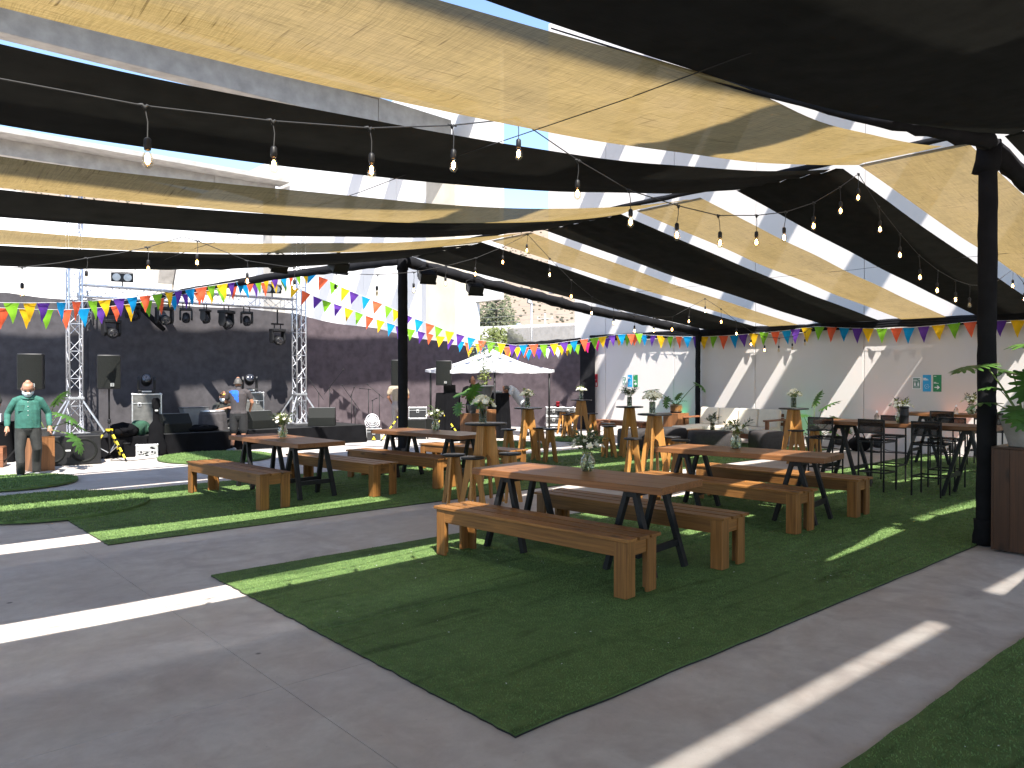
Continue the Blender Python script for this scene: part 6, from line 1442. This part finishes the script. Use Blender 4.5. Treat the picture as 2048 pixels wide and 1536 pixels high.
tree('rounded yellow green tree beyond the opening left of the net fence', 'leafy_tree', -.68, 40, 3.6, (1.45, 1.45, 1.2), .17, 5200, leafmat('olive_leaf', (.10, .13, .03), (.22, .23, .06), .6, .2), 2.75, 11)
random.seed(5)
POP = leafmat('poplar_leaf', (.07, .085, .045), (.13, .14, .07), .7, .15)
for k, (u_, h_) in enumerate([(962, 9.5), (974, 12), (985, 11), (994, 13.5), (1004, 12.5), (1013, 11.5), (1023, 9.0), (1033, 8), (1049, 6.5)]):
    d_ = 92+4*(k % 3)
    tree(['poplar at the left end of the row below the hill', 'second poplar of the row below the hill', 'third poplar of the row below the hill', 'tallest poplar of the row below the hill', 'poplar just right of the tallest one', 'sixth poplar of the row below the hill', 'shorter poplar near the right of the row', 'short poplar by the roof vent', 'lowest bushy tree right of the roof vent'][k], 'poplar_tree', (u_-1024)/1540*d_, d_, h_, (1.1, 1.1, h_*.5), .45, 900, POP, h_*.42, k+20, .15, 'row of poplars below the hill')
def px(u, d): return R2((u-1024)/1540*d, d)
x, y = px(1063, 36); fl = thing('floodlight_pole', 'slim pole with a square floodlight rising beyond the net fence', 'floodlight', (x, y, 0))
MB().tube([(0, 0, 0), (0, 0, 5.15)], .05, 8).build('pole', ALU, fl, True); MB().box((-.12, 0, 5.2), (.24, .10, .22), Matrix.Rotation(.2, 3, 'Y')).build('lamp_head', GREY, fl, bevel=.01); MB().box((-.15, -.055, 5.2), (.19, .01, .17), Matrix.Rotation(.2, 3, 'Y')).build('glass_face', FROST, fl)
for k, (u_, d_, h_) in enumerate(((1090, 75, 7.8), (700, 75, 8.2), (1600, 75, 8.2))):
    x, y = px(u_, d_); up_ = thing('utility_pole', ['pale concrete utility pole with wires in front of the hill', 'utility pole hidden behind the inner wall', 'utility pole hidden behind the long wall'][k], 'utility pole', (x, y, 0), ca, 'utility poles'); MB().tube([(0, 0, 0), (0, 0, h_)], [.16, .1], 8).build('pole', CONCBEAM, up_, True); MB().box((0, 0, h_-.5), (1.6, .1, .1)).build('crossarm', CONCBEAM, up_)
    for j in (-.7, 0, .7): MB().lathe([(.03, 0), (.05, .06), (.03, .14)], 8, (j, 0, h_-.45)).build('insulator', FROST, up_)
for k, (z0, z1, off) in enumerate(((7.4, 7.8, 0), (7.0, 7.35, .3), (6.5, 6.7, .6), (5.6, 5.9, .9), (9.0, 10.2, 1.5), (7.9, 8.9, 2))):
    a, b, c_ = px(700, 75+off), px(1090, 75+off), px(1600, 75+off)
    pts = [(a[0]+(b[0]-a[0])*t, a[1]+(b[1]-a[1])*t, z0+(z1-z0)*t-.35*math.sin(PI*t)) for t in [i/12 for i in range(13)]]+[(b[0]+(c_[0]-b[0])*t, b[1]+(c_[1]-b[1])*t, z1-(z1-z0)*t*.8-.35*math.sin(PI*t)) for t in [i/12 for i in range(1, 13)]]
    tag(MB().tube(pts, .015, 5).build('power_line', GREY), ['top bright power line before the hill', 'second bright power line before the hill', 'third power line before the hill', 'lowest power line before the hill', 'highest thin power line crossing the hill', 'thin power line above the poplars'][k], 'power line', 'power lines before the hill')

for lab, pts in (('black cable snaking from the left speaker stand to the stage', [(4.2, 17.0, 0), (4.5, 16.75, 0), (4.9, 16.9, 0), (5.4, 17.2, 0), (6.1, 17.3, 0), (7.2, 17.45, 0), (8.4, 17.4, 0)]),
                 ('black cable looping on the floor below the microphone stands', [(10.9, 18.6, 0), (11.2, 18.2, 0), (10.9, 17.9, 0), (11.3, 17.6, 0), (11.8, 17.7, 0), (12.1, 17.4, 0)]),
                 ('black cable from the speaker by the canopy to the low boxes', [(12.75, 17.2, 0), (12.6, 16.9, 0), (12.2, 17.0, 0), (11.9, 17.4, 0)])):
    q = cat_interp([(x, y, .009) for x, y, z in pts], .08)
    tag(MB().tube([(v.x+.03*noise.noise(v*3), v.y+.03*noise.noise(v*3+Vector((9, 0, 0))), .009) for v in q], .008, 6).build('floor_cable', CORD, smooth=True), lab, 'cable')
